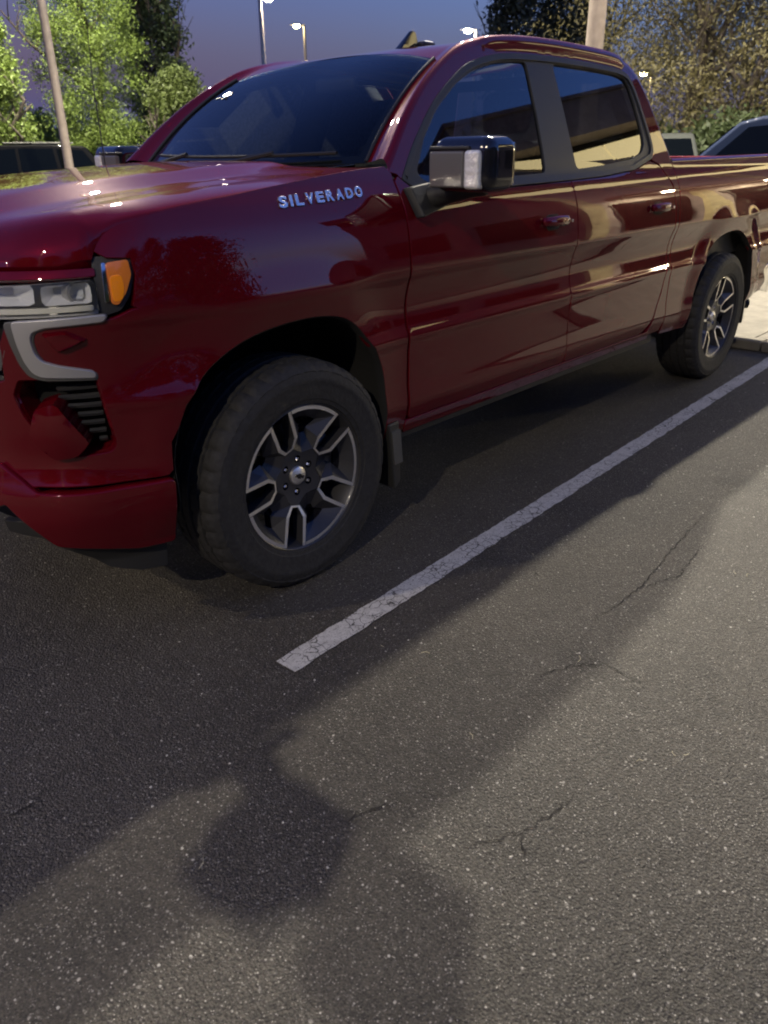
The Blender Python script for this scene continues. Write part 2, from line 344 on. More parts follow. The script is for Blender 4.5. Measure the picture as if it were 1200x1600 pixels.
# kerb and footway behind the truck
kx = lambda y: 4.72-.35*0*(y)
kerb = empty('kerb', (4.72, 0, 0), kind='structure')
for k in range(24):
    y0 = -28+k*3.0
    MB().box((0, y0+.006, 0), (.15, y0+2.994, .075)).build('kerb_stone', M['concrete'], kerb, bevel=.012)
walk = empty('footway', (4.88, 0, 0), kind='structure')
for i in range(3):
    for j in range(24):
        y0 = -28+j*1.8+.1; x0 = i*1.45
        MB().box((x0+.004, y0+.004, 0), (x0+1.446, y0+1.796, .070+random.uniform(-.001, .002))).build('paving_slab', M['concrete'], walk, bevel=.006, seg=1)

# ------------------------------------------------------------------ truck body surface: plan curve x vertical profiles, in metres
def catmull(P,n=12):
    P=np.array(P,float); out=[]
    Q=np.vstack([2*P[0]-P[1],P,2*P[-1]-P[-2]])
    for i in range(1,len(Q)-2):
        a,b,c,d=Q[i-1],Q[i],Q[i+1],Q[i+2]
        for k in range(n):
            t=k/n
            out.append(.5*((2*b)+(-a+c)*t+(2*a-5*b+4*c-d)*t*t+(-a+3*b-3*c+d)*t**3))
    out.append(P[-1]); return np.array(out)
def pch(xs,ys):
    # monotone cubic (PCHIP) on a fine table
    xs=np.array(xs,float);ys=np.array(ys,float);h=np.diff(xs);dl=np.diff(ys)/h
    m=np.zeros(len(xs));m[0]=dl[0];m[-1]=dl[-1]
    for i in range(1,len(xs)-1):
        if dl[i-1]*dl[i]>0:
            w1=2*h[i]+h[i-1];w2=h[i]+2*h[i-1];m[i]=(w1+w2)/(w1/dl[i-1]+w2/dl[i])
    def f(x):
        x=np.clip(x,xs[0],xs[-1]);i=np.clip(np.searchsorted(xs,x)-1,0,len(xs)-2)
        t=(x-xs[i])/h[i]
        return ys[i]*(1+2*t)*(1-t)**2+h[i]*m[i]*t*(1-t)**2+ys[i+1]*t*t*(3-2*t)+h[i]*m[i+1]*t*t*(t-1)
    return f
PLAN=catmull([(-.955,.35),(-.955,0),(-.95,-.3),(-.925,-.52),(-.875,-.70),(-.79,-.82),(-.67,-.91),(-.52,-.968),(-.3,-.992),(0,-1.0),(.6,-1.0),(2,-1.0),(3.5,-1.0),(4.5,-1.0),(4.75,-.985),(4.86,-.93)],24)
seg=np.r_[0,np.cumsum(np.hypot(*np.diff(PLAN,axis=0).T))]
_i0=np.argmin(np.abs(PLAN[:60,1])); seg=seg-seg[_i0]
def plan(u):
    x=np.interp(u,seg,PLAN[:,0]);y=np.interp(u,seg,PLAN[:,1])
    e=.02
    tx=np.interp(u+e,seg,PLAN[:,0])-np.interp(u-e,seg,PLAN[:,0]);ty=np.interp(u+e,seg,PLAN[:,1])-np.interp(u-e,seg,PLAN[:,1])
    l=np.hypot(tx,ty); return x,y,ty/l,-tx/l   # outward normal (nx,ny): side -> (0,-1)
U0=float(np.interp(0,PLAN[24:,0],seg[24:]))   # u at x=0 on the side
side_prof=pch([.36,.44,.50,.56,.64,.78,.815,.86,.93,1.02,1.055,1.10,1.18,1.25,1.31,1.36,1.42,1.60,1.85],
              [-.06,-.035,-.018,-.008,-.014,-.012,-.006,-.022,-.030,-.012,.000,-.002,-.012,-.028,-.054,-.083,-.109,-.187,-.295])
front_prof=pch([.30,.36,.42,.50,.57,.60,.66,.80,1.0,1.10,1.16,1.22,1.30],
               [-.06,-.02,.0,.015,.012,.0,-.012,-.005,.0,-.008,-.022,-.06,-.14])
def sm(x,a,b):
    t=np.clip((x-a)/(b-a),0,1);return t*t*(3-2*t)
def arch(x,z,cx):
    dx=(x-cx)/.50;dz=(z-.42)/.55
    r=(np.abs(dx)**2.4+np.abs(dz)**2.4)**(1/2.4)
    fade=(1-sm(x-cx,.22,.55)) if cx<1 else 1.
    return .024*(1-sm(r,1.03,1.36))*sm(z,.3,.5)*fade
def offs(u,z):
    x=u-U0
    w=sm(u,.78,1.25)
    d=(1-w)*front_prof(z)+w*side_prof(z)
    d=d+arch(x,z,0)*w+arch(x,z,3.745)
    return d
def S(u,z,off=0.):
    x,y,nx,ny=plan(u);d=offs(u,z)+off
    return np.stack([x+nx*d,y+ny*d,z+0*x],-1)
def nrmS(u, z, off=0.):
    e = 2e-3; a = S(u+e, z, off)-S(u-e, z, off); b = S(u, z+e, off)-S(u, z-e, off); n = np.cross(a, b); n /= np.linalg.norm(n, axis=-1)[..., None]
    return -n if False else n
_s = nrmS(np.array([U0+1.]), np.array([1.]))[0]
NSGN = 1. if _s[1] < 0 else -1.
def inpoly(P, q):
    P = np.asarray(P); q = np.asarray(q); x, y = q[:, 0], q[:, 1]; r = np.zeros(len(q), bool); j = len(P)-1
    for i in range(len(P)):
        xi, yi = P[i]; xj, yj = P[j]
        c = ((yi > y) != (yj > y)) & (x < (xj-xi)*(y-yi)/((yj-yi) if yj != yi else 1e-12)+xi); r ^= c; j = i
    return r
def resample(P, h, closed=True):
    P = [tuple(p) for p in P]; out = []
    n = len(P)
    for i in range(n if closed else n-1):
        a = P[i]; b = P[(i+1) % n]; l = math.hypot(b[0]-a[0], b[1]-a[1]); k = max(1, int(math.ceil(l/h)))
        for j in range(k): out.append((a[0]+(b[0]-a[0])*j/k, a[1]+(b[1]-a[1])*j/k))
    if not closed: out.append(P[-1])
    return out
def rounded(P, r=.02, n=4):
    # polygon with rounded corners; a point may carry its own radius as third value
    out = []; m = len(P)
    for i in range(m):
        p = np.array(P[i][:2], float); a = np.array(P[i-1][:2], float)-p; b = np.array(P[(i+1) % m][:2], float)-p
        rr = P[i][2] if len(P[i]) > 2 else r; la, lb = np.linalg.norm(a), np.linalg.norm(b)
        rr = min(rr, la*.45, lb*.45)
        if rr < 1e-4: out.append(tuple(p)); continue
        A = p+a/la*rr; B = p+b/lb*rr
        for k in range(n+1):
            t = k/n; out.append(tuple((1-t)**2*A+2*t*(1-t)*p+t*t*B))
    return out
def fill(outline, holes=(), gu=.04, gz=.02, h=.03):
    loops = [resample(outline, h)]+[resample(q, h) for q in holes]
    V = []; E = []
    for L_ in loops:
        n0 = len(V); V += L_; E += [(n0+i, n0+(i+1) % len(L_)) for i in range(len(L_))]
    nb = len(V)
    o = np.array(loops[0]); lo, hi = o.min(0), o.max(0)
    g = np.array([(a, b) for a in np.arange(lo[0]+gu*.5, hi[0], gu) for b in np.arange(lo[1]+gz*.5, hi[1], gz)])
    if len(g):
        ok = inpoly(loops[0], g)
        for q in loops[1:]: ok &= ~inpoly(q, g)
        B = np.array(V); g = g[ok]
        if len(g):
            d = np.sqrt(((g[:, None]-B[None])**2).sum(2)).min(1); g = g[d > min(gu, gz)*.45]
            V = V+[tuple(v) for v in g]
    vs, es, fs, ov, _, _ = delaunay_2d_cdt([Vector(v) for v in V], E, [], 0, 1e-6)
    P = np.array([tuple(v) for v in vs]); T = np.array([tuple(f) for f in fs if len(f) == 3])
    c = P[T].mean(1); ok = inpoly(loops[0], c)
    for q in loops[1:]: ok &= ~inpoly(q, c)
    return P, T[ok], [np.array(L_) for L_ in loops]
def panel(name, outline, m, parent, off=0., thick=.015, holes=(), gu=.04, gz=.02, h=.03, space='x', lip=.004, surf=None, **k):
    # sheet on the body surface, with edges turned inward
    if space == 'x':
        outline = [(p[0]+U0, p[1]) for p in outline]; holes = [[(p[0]+U0, p[1]) for p in q] for q in holes]
    P, T, loops = fill(outline, holes, gu, gz, h)
    offv = off(P[:, 0], P[:, 1]) if callable(off) else off
    A = S(P[:, 0], P[:, 1], offv)
    N = nrmS(P[:, 0], P[:, 1])*NSGN
    if callable(off):
        e = 2e-3; a = S(P[:, 0]+e, P[:, 1], off(P[:, 0]+e, P[:, 1]))-S(P[:, 0]-e, P[:, 1], off(P[:, 0]-e, P[:, 1])); b = S(P[:, 0], P[:, 1]+e, off(P[:, 0], P[:, 1]+e))-S(P[:, 0], P[:, 1]-e, off(P[:, 0], P[:, 1]-e))
        N = np.cross(a, b); N /= np.linalg.norm(N, axis=1)[:, None]; N *= NSGN
    V = list(A); F = []; NN = list(N)
    for t in T:
        fn = np.cross(A[t[1]]-A[t[0]], A[t[2]]-A[t[0]])
        F.append(tuple(t) if fn@N[t[0]] > 0 else tuple(t[::-1]))
    for L_ in loops:
        a = S(L_[:, 0], L_[:, 1], off(L_[:, 0], L_[:, 1]) if callable(off) else off); n_ = nrmS(L_[:, 0], L_[:, 1])*NSGN
        tdir = np.roll(a, -1, 0)-np.roll(a, 1, 0); side = np.cross(tdir, n_); side /= np.linalg.norm(side, axis=1)[:, None]+1e-9
        # side should point away from the sheet
        mid = L_+0; s0 = len(V); test = a+side*.004
        area = 0.5*np.sum(L_[:, 0]*np.roll(L_[:, 1], -1)-np.roll(L_[:, 0], -1)*L_[:, 1])
        du = np.stack([np.roll(L_[:, 1], -1)-np.roll(L_[:, 1], 1), -(np.roll(L_[:, 0], -1)-np.roll(L_[:, 0], 1))], 1); du /= np.linalg.norm(du, axis=1)[:, None]+1e-9
        if area < 0: du = -du
        if L_ is not loops[0]: du = -du
        tp = S(L_[:, 0]+du[:, 0]*.003, L_[:, 1]+du[:, 1]*.003)-S(L_[:, 0], L_[:, 1]); sg = np.sign((tp*side).sum(1)); side *= sg[:, None]
        n = len(L_)
        # rounded turn: three rings
        for r_, dd, w_ in ((0, 0, .0), (lip*.35, lip*.12, .5), (lip*.7, lip*.7, .85), (lip*.7, thick, 1.)):
            V += list(a+side*r_*.6-n_*dd); nn = n_*(1-w_)+side*w_; NN += list(nn/np.linalg.norm(nn, axis=1)[:, None])
        for q in range(3):
            for i in range(n):
                j = (i+1) % n; f = (s0+q*n+i, s0+q*n+j, s0+(q+1)*n+j, s0+(q+1)*n+i)
                v = [np.array(V[z_]) for z_ in f]; fn = np.cross(v[1]-v[0], v[3]-v[0])
                F.append(f if fn@(np.array(NN[f[0]])+np.array(NN[f[2]])) > 0 else f[::-1])
    return mesh_obj(name, V, F, m, parent, True, NN, **k)
def flip_y(o, parent=None):
    # the same piece on the truck's other side
    c = o.copy(); col.objects.link(c); c.parent = parent if parent else o.parent; c.scale.y = -1
    c.location.y = -o.location.y
    return c
def flip_tree(o, parent=None):
    c = flip_y(o, parent if parent else o.parent)
    for ch in list(o.children):
        g = ch.copy(); col.objects.link(g); g.parent = c
    return c

truck = empty('pickup_truck', (0, 0, 0), label='shiny dark red crew cab pickup truck with black mirrors parked beside the white line', cat='pickup truck')
T = truck; RED = M['red']
# arches
def arch_pts(cx, pts): return [(cx+a, b) for a, b in pts]
AF = catmull([(-.495, .44), (-.505, .59), (-.487, .685), (-.445, .785), (-.355, .873), (-.21, .938), (-.04, .966), (.13, .962), (.25, .925), (.34, .835), (.405, .72), (.425, .57), (.428, .44)], 5)
AR = catmull([(3.20, .44), (3.195, .57), (3.225, .69), (3.28, .79), (3.37, .88), (3.52, .945), (3.70, .97), (3.88, .955), (4.02, .89), (4.12, .78), (4.175, .66), (4.19, .55), (4.19, .46)], 5)
AF = [tuple(p) for p in AF]; AR = [tuple(p) for p in AR]
SEAM = [(-.640, 1.205), (-.629, 1.228), (-.617, 1.246), (-.596, 1.267), (-.555, 1.287), (-.448, 1.308), (-.311, 1.327), (-.069, 1.356), (.212, 1.386), (.40, 1.402), (.53, 1.408)]
arch_up = [p for p in AF if p[0] > -.33 or p[1] > .9]
i0 = next(i for i, p in enumerate(AF) if p[0] > -.40)
# fender: seam with hood on top, door gap behind, arch below, bumper seam in front
fo = SEAM[1:]+[(.556, 1.385), (.553, 1.1), (.549, .8), (.546, .50), (.546, .445), (.432, .44)]+AF[::-1][:len(AF)-i0]+[(-.375, .905), (-.45, .985), (-.535, 1.075), (-.552, 1.085), (-.543, 1.11), (-.53, 1.165), (-.535, 1.208), (-.60, 1.212)]
fender = panel('fender', fo, RED, T, thick=.03)
# door skins
fd = rounded([(.565, .492), (1.742, .492), (1.742, 1.322, .002), (1.45, 1.316, .002), (1.297, 1.314, .002), (.90, 1.298, .002), (.72, 1.298, .01), (.64, 1.335, .01), (.585, 1.375, .004), (.566, 1.36, .004)], .02)
door = panel('door', fd, RED, T, thick=.03, label='red front door')
rd = rounded([(1.750, .492), (2.60, .492, .05), (2.70, .56, .05), (2.775, .70, .05), (2.812, .88, .05), (2.815, 1.10, .05), (2.79, 1.27, .05), (2.70, 1.37, .03), (2.605, 1.392, .01), (2.422, 1.352, .05), (2.07, 1.330, .02), (1.752, 1.322, .002)], .02)
rdoor = panel('door', rd, RED, T, thick=.03, label='red rear door with curved rear edge')
# cab side frame (A pillar foot, roof rail, C pillar) around the black window surround
DLO = catmull([(.603, 1.368), (.675, 1.44), (.753, 1.508), (.912, 1.628), (1.103, 1.734), (1.225, 1.782), (1.382, 1.816), (1.552, 1.834), (1.915, 1.842), (2.378, 1.833), (2.54, 1.820), (2.610, 1.79), (2.645, 1.72), (2.667, 1.62), (2.682, 1.50), (2.672, 1.44), (2.63, 1.405)], 6)
DLO = [tuple(p) for p in DLO]
Epath = catmull([(.548, 1.392), (.60, 1.437), (.73, 1.552), (.89, 1.672), (1.08, 1.776), (1.21, 1.822), (1.38, 1.855), (1.6, 1.872), (1.92, 1.878), (2.38, 1.868), (2.56, 1.852), (2.67, 1.81), (2.745, 1.72), (2.80, 1.58), (2.845, 1.44), (2.862, 1.37)], 5)
Epath = [tuple(p) for p in Epath]
cs = Epath+[(2.862, 1.10), (2.862, .52), (2.84, .47), (2.66, .47), (2.70, .532), (2.782, .685), (2.82, .875), (2.823, 1.10), (2.798, 1.276), (2.705, 1.379), (2.64, 1.397)]+[(p[0], p[1]) for p in DLO[::-1]]+[(.585, 1.384)]
cab_frame = panel('cab_frame', cs, RED, T, thick=.02, gz=.03)
# rocker
rocker = panel('rocker_panel', [(.55, .484), (.55, .435), (2.70, .445), (2.69, .485)], RED, T, off=.004, thick=.05, gz=.01)
pinch = MB().box((.56, -.93, .395), (2.85, -.88, .44)).build('sill_flange', M['plastic'], T)
# bed side
bo = [(2.872, 1.382)]+[(x, 1.382+.004*(x-2.87)) for x in np.arange(3.0, 4.8, .2)]+[(4.80, 1.392), (4.815, 1.2), (4.815, .98), (4.79, .80), (4.60, .62), (4.52, .50), (4.22, .47)]+AR[::-1]+[(3.19, .432), (3.05, .434), (2.872, .445)]
bed_side = panel('bed_side', bo, RED, T, thick=.03)
# black window surround, panes
glassF = [(.70, 1.385), (.80, 1.50), (.93, 1.605), (1.10, 1.700), (1.25, 1.757), (1.40, 1.790), (1.55, 1.805), (1.655, 1.808), (1.63, 1.60), (1.60, 1.45), (1.575, 1.362), (1.2, 1.352), (.85, 1.348), (.74, 1.35)]
glassR = [(1.872, 1.815), (2.2, 1.813), (2.46, 1.803), (2.555, 1.788), (2.590, 1.755), (2.61, 1.66), (2.615, 1.53), (2.60, 1.475), (2.55, 1.435), (2.42, 1.405), (2.12, 1.382), (1.845, 1.370), (1.85, 1.45), (1.865, 1.60)]
gF = rounded(glassF, .03); gR = rounded(glassR, .03)
dl = rounded(DLO[::3]+[(2.594, 1.398), (2.422, 1.359), (2.066, 1.337), (1.75, 1.329), (1.297, 1.322), (.86, 1.306), (.70, 1.310), (.64, 1.345)], .01, 2)
def shrink(P, d):
    P = np.array(P); c = np.roll(P, -1, 0)-np.roll(P, 1, 0); n = np.stack([-c[:, 1], c[:, 0]], 1); n /= np.linalg.norm(n, axis=1)[:, None]+1e-9
    a = .5*np.sum(P[:, 0]*np.roll(P[:, 1], -1)-np.roll(P[:, 0], -1)*P[:, 1])
    return [tuple(p) for p in P+n*(d if a > 0 else -d)]
surround = panel('window_surround', shrink(dl, .004), M['trim'], T, off=-.006, thick=.02, holes=[gF, gR])
rail_o = shrink(dl, .001); rail_i = shrink(dl, .022)
bead = panel('window_trim', rail_o, M['trim'], T, off=.003, thick=.012, holes=[rail_i], h=.02)
winF = panel('window', gF, M['glass_front'], T, off=-.016, thick=.004, label='dark tinted front door window')
winR = panel('window', gR, M['glass_side'], T, off=-.016, thick=.004, label='dark tinted rear door window')
# front clip: painted bumper skin with openings
FZ0 = .585
fas = [(.60, FZ0), (.70, FZ0), (.80, .592), (.95, .588), (1.165, .588), (1.180, .60), (1.187, .685), (1.212, .72), (1.245, .786), (1.318, .868), (1.312, .905), (1.24, .985), (1.155, 1.075), (1.135, 1.073), (1.085, 1.055), (1.05, 1.050), (.80, 1.048), (.775, 1.00), (.765, .90), (.72, .885), (.68, .86), (.63, .75)]
C_out = [(0.822, 1.060), (1.062, 1.068), (1.052, 1.054), (.90, 1.046), (.868, 1.035), (.860, 1.015), (.865, .975), (.882, .952), (.92, .938), (1.006, .917), (1.010, .902), (.875, .913), (.853, .925), (.838, .955), (.828, 1.00)]
vent = rounded([(.862, .905), (.93, .908), (1.003, .895), (1.022, .712, .02), (1.006, .70), (.972, .705), (.932, .78, .03), (.875, .855, .02)], .012)
block = [(.80, .745), (.842, .842), (.895, .852), (.965, .72), (.90, .665), (.852, .668)]
# z-profile of the skin: the scoop around the vent slopes inward
def off_fas(u, z):
    d = np.zeros_like(u)
    # ledge under the vent turns in
    q = sm(u, .78, .86)*(1-sm(u, 1.02, 1.06))*sm(z, .655, .70)*(1-sm(z, .90, .93))
    return -.05*q
inner = rounded([(.80, .905), (.86, .905), (1.012, .908), (1.040, .70, .03), (1.02, .675, .02), (.90, .668, .02), (.845, .70, .02), (.79, .80, .02), (.775, .86)], .012)
fascia = panel('bumper_skin', fas, RED, T, space='u', thick=.02, holes=[inner], gu=.025, gz=.02, h=.02, lip=.010)
# sloped recess walls from the skin's opening to the vent plane
def loft(name, A, B, m, parent, smooth=True, **k):
    n = len(A); V = list(A)+list(B); F = [(i, (i+1) % n, (i+1) % n+n, i+n) for i in range(n)]
    o = mesh_obj(name, V, F, m, parent, False, **k)
    bm = bmesh.new(); bm.from_mesh(o.data); bmesh.ops.recalc_face_normals(bm, faces=bm.faces)
    for f in bm.faces: f.smooth = smooth
    for e in bm.edges:
        if len(e.link_faces) == 2 and e.calc_face_angle(0) > R(30): e.smooth = False
    bm.to_mesh(o.data); bm.free(); return o
def interp_loop(P, n):
    P = np.array(P); Q = np.vstack([P, P[:1]]); s_ = np.r_[0, np.cumsum(np.linalg.norm(np.diff(Q, axis=0), axis=1))]
    t = np.linspace(0, s_[-1], n, endpoint=False); return np.stack([np.interp(t, s_, Q[:, 0]), np.interp(t, s_, Q[:, 1])], 1)
def SP(P, off=0.): P = np.array(P, float); return S(P[:, 0], P[:, 1], off)
ic = np.array(inner).mean(0); Li = interp_loop(inner, 72)
Lm = ic+(Li-ic)*np.array([.93, .93]); Lb = ic+(Li-ic)*.88+np.array([.006, .008])
rec = loft('bumper_recess', SP(Li, -.002), SP(Lm, -.018), RED, T)
rec2 = loft('recess_wall', SP(Lm, -.018), SP(Lb, -.085), RED, rec)
mesh_obj('recess_back', list(SP(interp_loop(Lb, 36), -.085)), [tuple(range(36))], M['liner'], rec)
# horizontal slats in the vent
for k in range(8):
    z_ = .708+k*.0262; pu = np.linspace(.865, 1.012, 7)
    pu = pu[(pu > (.972 if z_ < .70 else .972-(z_-.70)*.62))]
    if len(pu) < 2: continue
    V = []
    for u_ in pu:
        for dz, dd in ((-.006, -.040), (.004, -.030), (.008, -.044), (-.003, -.075)):
            V.append(S(np.array([u_]), np.array([z_+dz]), dd)[0])
    F = []
    for i in range(len(pu)-1):
        for a in range(4): F.append((i*4+a, i*4+(a+1) % 4, (i+1)*4+(a+1) % 4, (i+1)*4+a))
    F += [(0, 3, 2, 1), tuple((len(pu)-1)*4+a for a in range(4))]
    sl = mesh_obj('vent_slat', V, F, M['dark_satin'], rec)
# the raised painted block beside the vent (tow-hook surround)
bl0 = interp_loop(rounded([(.802, .745), (.835, .835), (.898, .850), (.975, .715), (.93, .672), (.86, .664)], .012), 30)
bc = bl0.mean(0); b1 = bc+(bl0-bc)*.90
blk = loft('tow_hook_surround', SP(bl0, -.055), SP(b1, .022), RED, T)
P_, T_, _l = fill([tuple(p) for p in b1], (), .02, .02, .02)
capm = mesh_obj('surround_face', S(P_[:, 0], P_[:, 1], .022+.012*(1-np.clip(np.linalg.norm(P_-bc, axis=1)/.09, 0, 1)**2)), T_, RED, blk, True)
# grey C shaped trim, bevelled, standing proud of the skin
c_trim = panel('bumper_trim', rounded(C_out, .010, 3), M['satin'], T, off=.012, thick=.03, space='u', gu=.02, gz=.01, h=.015, lip=.009)
c_edge = panel('trim_edge', shrink(rounded([(.796, 1.058), (1.068, 1.070), (1.056, 1.050), (.905, 1.042), (.874, 1.031), (.866, 1.01), (.871, .973), (.888, .947), (.93, .932), (1.015, .912), (1.014, .893), (.87, .902), (.838, .914), (.820, .945), (.806, 1.0)], .012, 3), 0), M['dark_satin'], c_trim, off=.004, thick=.02, space='u', gu=.02, gz=.01, h=.015, lip=.006)
# crease fin inside the C
fin = [(.888, 1.030), (.955, 1.034), (1.010, 1.005), (.925, .972)]
fl = interp_loop(rounded(fin, .006, 2), 24); fc = fl.mean(0)
finl = loft('crease_fin', SP(fl, -.001), SP(fc+(fl-fc)*.72, .020), RED, T, smooth=False)
mesh_obj('fin_face', list(SP(fc+(fl-fc)*.72, .020)), [tuple(range(24))], RED, finl)
# lower painted bumper
lb = [(0, .60), (.62, .60), (.675, .585), (.735, .565), (.80, .520), (.86, .512), (.95, .548)] 
lb = [(0, .572), (.60, .572), (.676, .650), (.728, .622), (.808, .572), (.87, .566), (.956, .566), (1.172, .572), (1.172, .345), (1.05, .350), (.922, .380), (.82, .398), (.755, .480), (.70, .54), (.60, .50), (0, .50)]
lower = panel('lower_bumper', rounded(lb, .012, 3), RED, T, space='u', off=.018, thick=.05, gu=.03, gz=.02, h=.025, lip=.016)
# dark seam filler and inner bumper
fill1 = panel('bumper_core', [(0, .40), (.70, .40), (.80, .42), (1.16, .42), (1.17, 1.05), (1.10, 1.20), (0, 1.20)], M['liner'], T, space='u', off=-.10, thick=.01)
dam = panel('air_dam', [(.60, .44), (.74, .46), (.80, .39), (.92, .372), (1.05, .343), (1.160, .338), (1.150, .238), (1.05, .240), (.94, .268), (.86, .32), (.74, .40), (.60, .40)], M['plastic'], T, space='u', off=-.03, thick=.02)
# grille: dark mesh behind, slats, grey bars
gb = panel('grille', [(0, .60), (.60, .60), (.74, .66), (.78, .80), (.76, 1.045), (0, 1.045)], M['liner'], T, space='u', off=-.07, thick=.01)
for k in range(13):
    z_ = .64+k*.031; u1 = .60+.12*min(1, (z_-.60)/.08)
    panel('grille_slat', [(0.0, z_), (u1, z_), (u1, z_+.014), (0., z_+.014)], M['plastic'] if k % 2 else M['dark_satin'], gb, space='u', off=-.045, thick=.02, gu=.06, h=.06, lip=.002)
gbar = panel('grille_bar', [(0, .93), (.76, .93), (.785, .985), (0, .985)], M['dark_satin'], T, space='u', off=.0, thick=.05)
# upper front lip strip between hood and lamps
strip = panel('front_lip', rounded([(0, 1.158), (.95, 1.166), (1.052, 1.168), (1.052, 1.186), (.95, 1.184), (0, 1.180)], .004), RED, T, space='u', off=-.004, thick=.03, gz=.01, lip=.006)
# headlamp: housing, reflector blades, light bar, amber end, clear lens
LO = rounded([(.56, 1.062), (.80, 1.066), (1.05, 1.071), (1.052, 1.157), (.93, 1.153), (.80, 1.146), (.56, 1.14)], .008)
lamp = panel('headlight', LO, M['lens'], T, space='u', off=-.004, thick=.004, gu=.03, gz=.015, lip=.002)
hb = panel('lamp_housing', shrink(LO, .003), M['satin'], lamp, space='u', off=-.075, thick=.002)
V = []; 
li = interp_loop(LO, 60); lc = li.mean(0)
loft('lamp_bezel', SP(lc+(li-lc)*.995, -.008), SP(lc+(li-lc)*np.array([.99, .93]), -.075), M['reflector'], lamp)
panel('light_bar', rounded([(.60, 1.073), (.93, 1.078), (1.035, 1.080), (1.035, 1.092), (.93, 1.090), (.60, 1.086)], .003), mat('light_guide', (.78, .76, .68), .25, coat=1.), lamp, space='u', off=-.018, thick=.03, gz=.01, lip=.003)
# reflector bowl and projector cells
for (ua, ub, rim_, nm) in ((.68, .88, .5, 'a'), (.90, 1.035, .5, 'b')):
    ring = interp_loop(rounded([(ua, 1.095), (ub, 1.097), (ub, 1.150), (ua, 1.144)], .01), 28); c_ = ring.mean(0)
    loft('reflector_bowl', SP(ring, -.025), SP(c_+(ring-c_)*.35+np.array([-.02, .005]), -.072), M['reflector'], lamp)
    V = list(SP(c_+(ring-c_)*.35+np.array([-.02, .005]), -.071)); mesh_obj('reflector_back', V, [tuple(range(28))], M['satin'], lamp)
MB().lathe([(0, -.02), (.018, -.015), (.024, 0), (.026, .03)], 20, 'y', tuple(S(np.array([1.0]), np.array([1.122]), -.045)[0])).build('projector_lens', M['lens'], lamp, smooth=True)
MB().lathe([(.027, -.006), (.034, -.004), (.034, .03), (.027, .03)], 20, 'y', tuple(S(np.array([1.0]), np.array([1.122]), -.05)[0]), close=True).build('lens_ring', M['satin'], lamp, smooth='auto')
# dark/chrome corner post and amber signal
panel('lamp_post', rounded([(1.049, 1.071), (1.088, 1.078), (1.080, 1.205), (1.052, 1.20)], .006), M['gloss_black'], lamp, space='u', off=-.012, thick=.05, lip=.004)
panel('lamp_strip', rounded([(1.068, 1.10), (1.079, 1.102), (1.083, 1.198), (1.074, 1.198)], .003), M['chrome'], lamp, space='u', off=-.002, thick=.02, lip=.003)
am = rounded([(1.085, 1.095), (1.100, 1.092), (1.125, 1.122), (1.146, 1.165), (1.145, 1.203), (1.086, 1.198)], .008)
sig = panel('turn_signal', am, M['amber_dark'], lamp, space='u', off=.002, thick=.03, gu=.02, gz=.01, h=.01, lip=.004)
panel('amber_glow', rounded([(1.089, 1.100), (1.112, 1.103), (1.122, 1.135), (1.120, 1.168), (1.089, 1.165)], .012), M['amber'], sig, space='u', off=.0035, thick=.01, gu=.02, gz=.01, h=.01, lip=.004)  # brighter patch stands for the signal's retroreflection
edge = panel('lamp_gasket', rounded([(1.05, 1.062), (1.105, 1.075), (1.135, 1.11), (1.157, 1.165), (1.155, 1.213), (1.05, 1.213)], .008), M['plastic'], lamp, space='u', off=-.010, thick=.03)

# ------------------------------------------------------------------ hood: height field over its plan outline, rolled over at the edges
def side_y(x, z): return -S(np.array([x+U0]), np.array([z]))[0][1]
def frontpt(u, z): return S(np.array([u]), np.array([z]))[0]
left = [S(np.array([x+U0]), np.array([z]))[0] for x, z in SEAM[1:-1]]+[np.array([.50, -.862, 1.405])]
front = [frontpt(u_, 1.195+(.012 if u_ > 1 else 0)) for u_ in (0., .2, .4, .6, .75, .87, .96, 1.02, 1.05)]
back = [np.array(v) for v in ((.525, -.80, 1.405), (.50, -.70, 1.405), (.455, -.5, 1.41), (.42, -.25, 1.415), (.41, 0, 1.417))]
half = front+left+back   # from centre front round the near corner to centre rear
full = np.array(half+[np.array([p[0], -p[1], p[2]]) for p in half[::-1][1:-1]])
ol = full[:, :2]; oz = full[:, 2]
dens = []; dz_ = []
for i in range(len(ol)):
    a, b = ol[i], ol[(i+1) % len(ol)]; k = max(1, int(np.linalg.norm(b-a)/.03))
    for j in range(k): dens.append(a+(b-a)*j/k); dz_.append(oz[i]+(oz[(i+1) % len(ol)]-oz[i])*j/k)
dens = np.array(dens); dz_ = np.array(dz_)
zt = pch([-.96, -.85, -.7, -.5, -.3, 0, .3, .55], [1.255, 1.298, 1.332, 1.358, 1.378, 1.398, 1.414, 1.42])
def hood_z(P):
    d = np.sqrt(((P[:, None]-dens[None])**2).sum(2)); i = d.argmin(1)
    # distance-weighted edge height
    wgt = 1/(d+.004)**3; ze = (wgt*dz_[None]).sum(1)/wgt.sum(1); dd = d.min(1)
    z = zt(P[:, 0])-.030*(np.abs(P[:, 1])/.9)**2.2
    z = z+.016*(1-sm(np.abs(P[:, 1]), .40, .52))-.010*sm(np.abs(P[:, 1]), .50, .58)*(1-sm(np.abs(P[:, 1]), .62, .82))
    rear = sm(P[:, 0], .2, .42)
    Rr = .13*(1-rear*.75); t = np.clip(dd/Rr, 0, 1); f = np.sqrt(np.clip(1-(1-t)**2.2, 0, 1))
    return ze+(np.maximum(z, ze)-ze)*f
rings = []
nrm_o = np.stack([np.roll(dens, -1, 0)[:, 1]-np.roll(dens, 1, 0)[:, 1], -(np.roll(dens, -1, 0)[:, 0]-np.roll(dens, 1, 0)[:, 0])], 1); nrm_o /= np.linalg.norm(nrm_o, axis=1)[:, None]
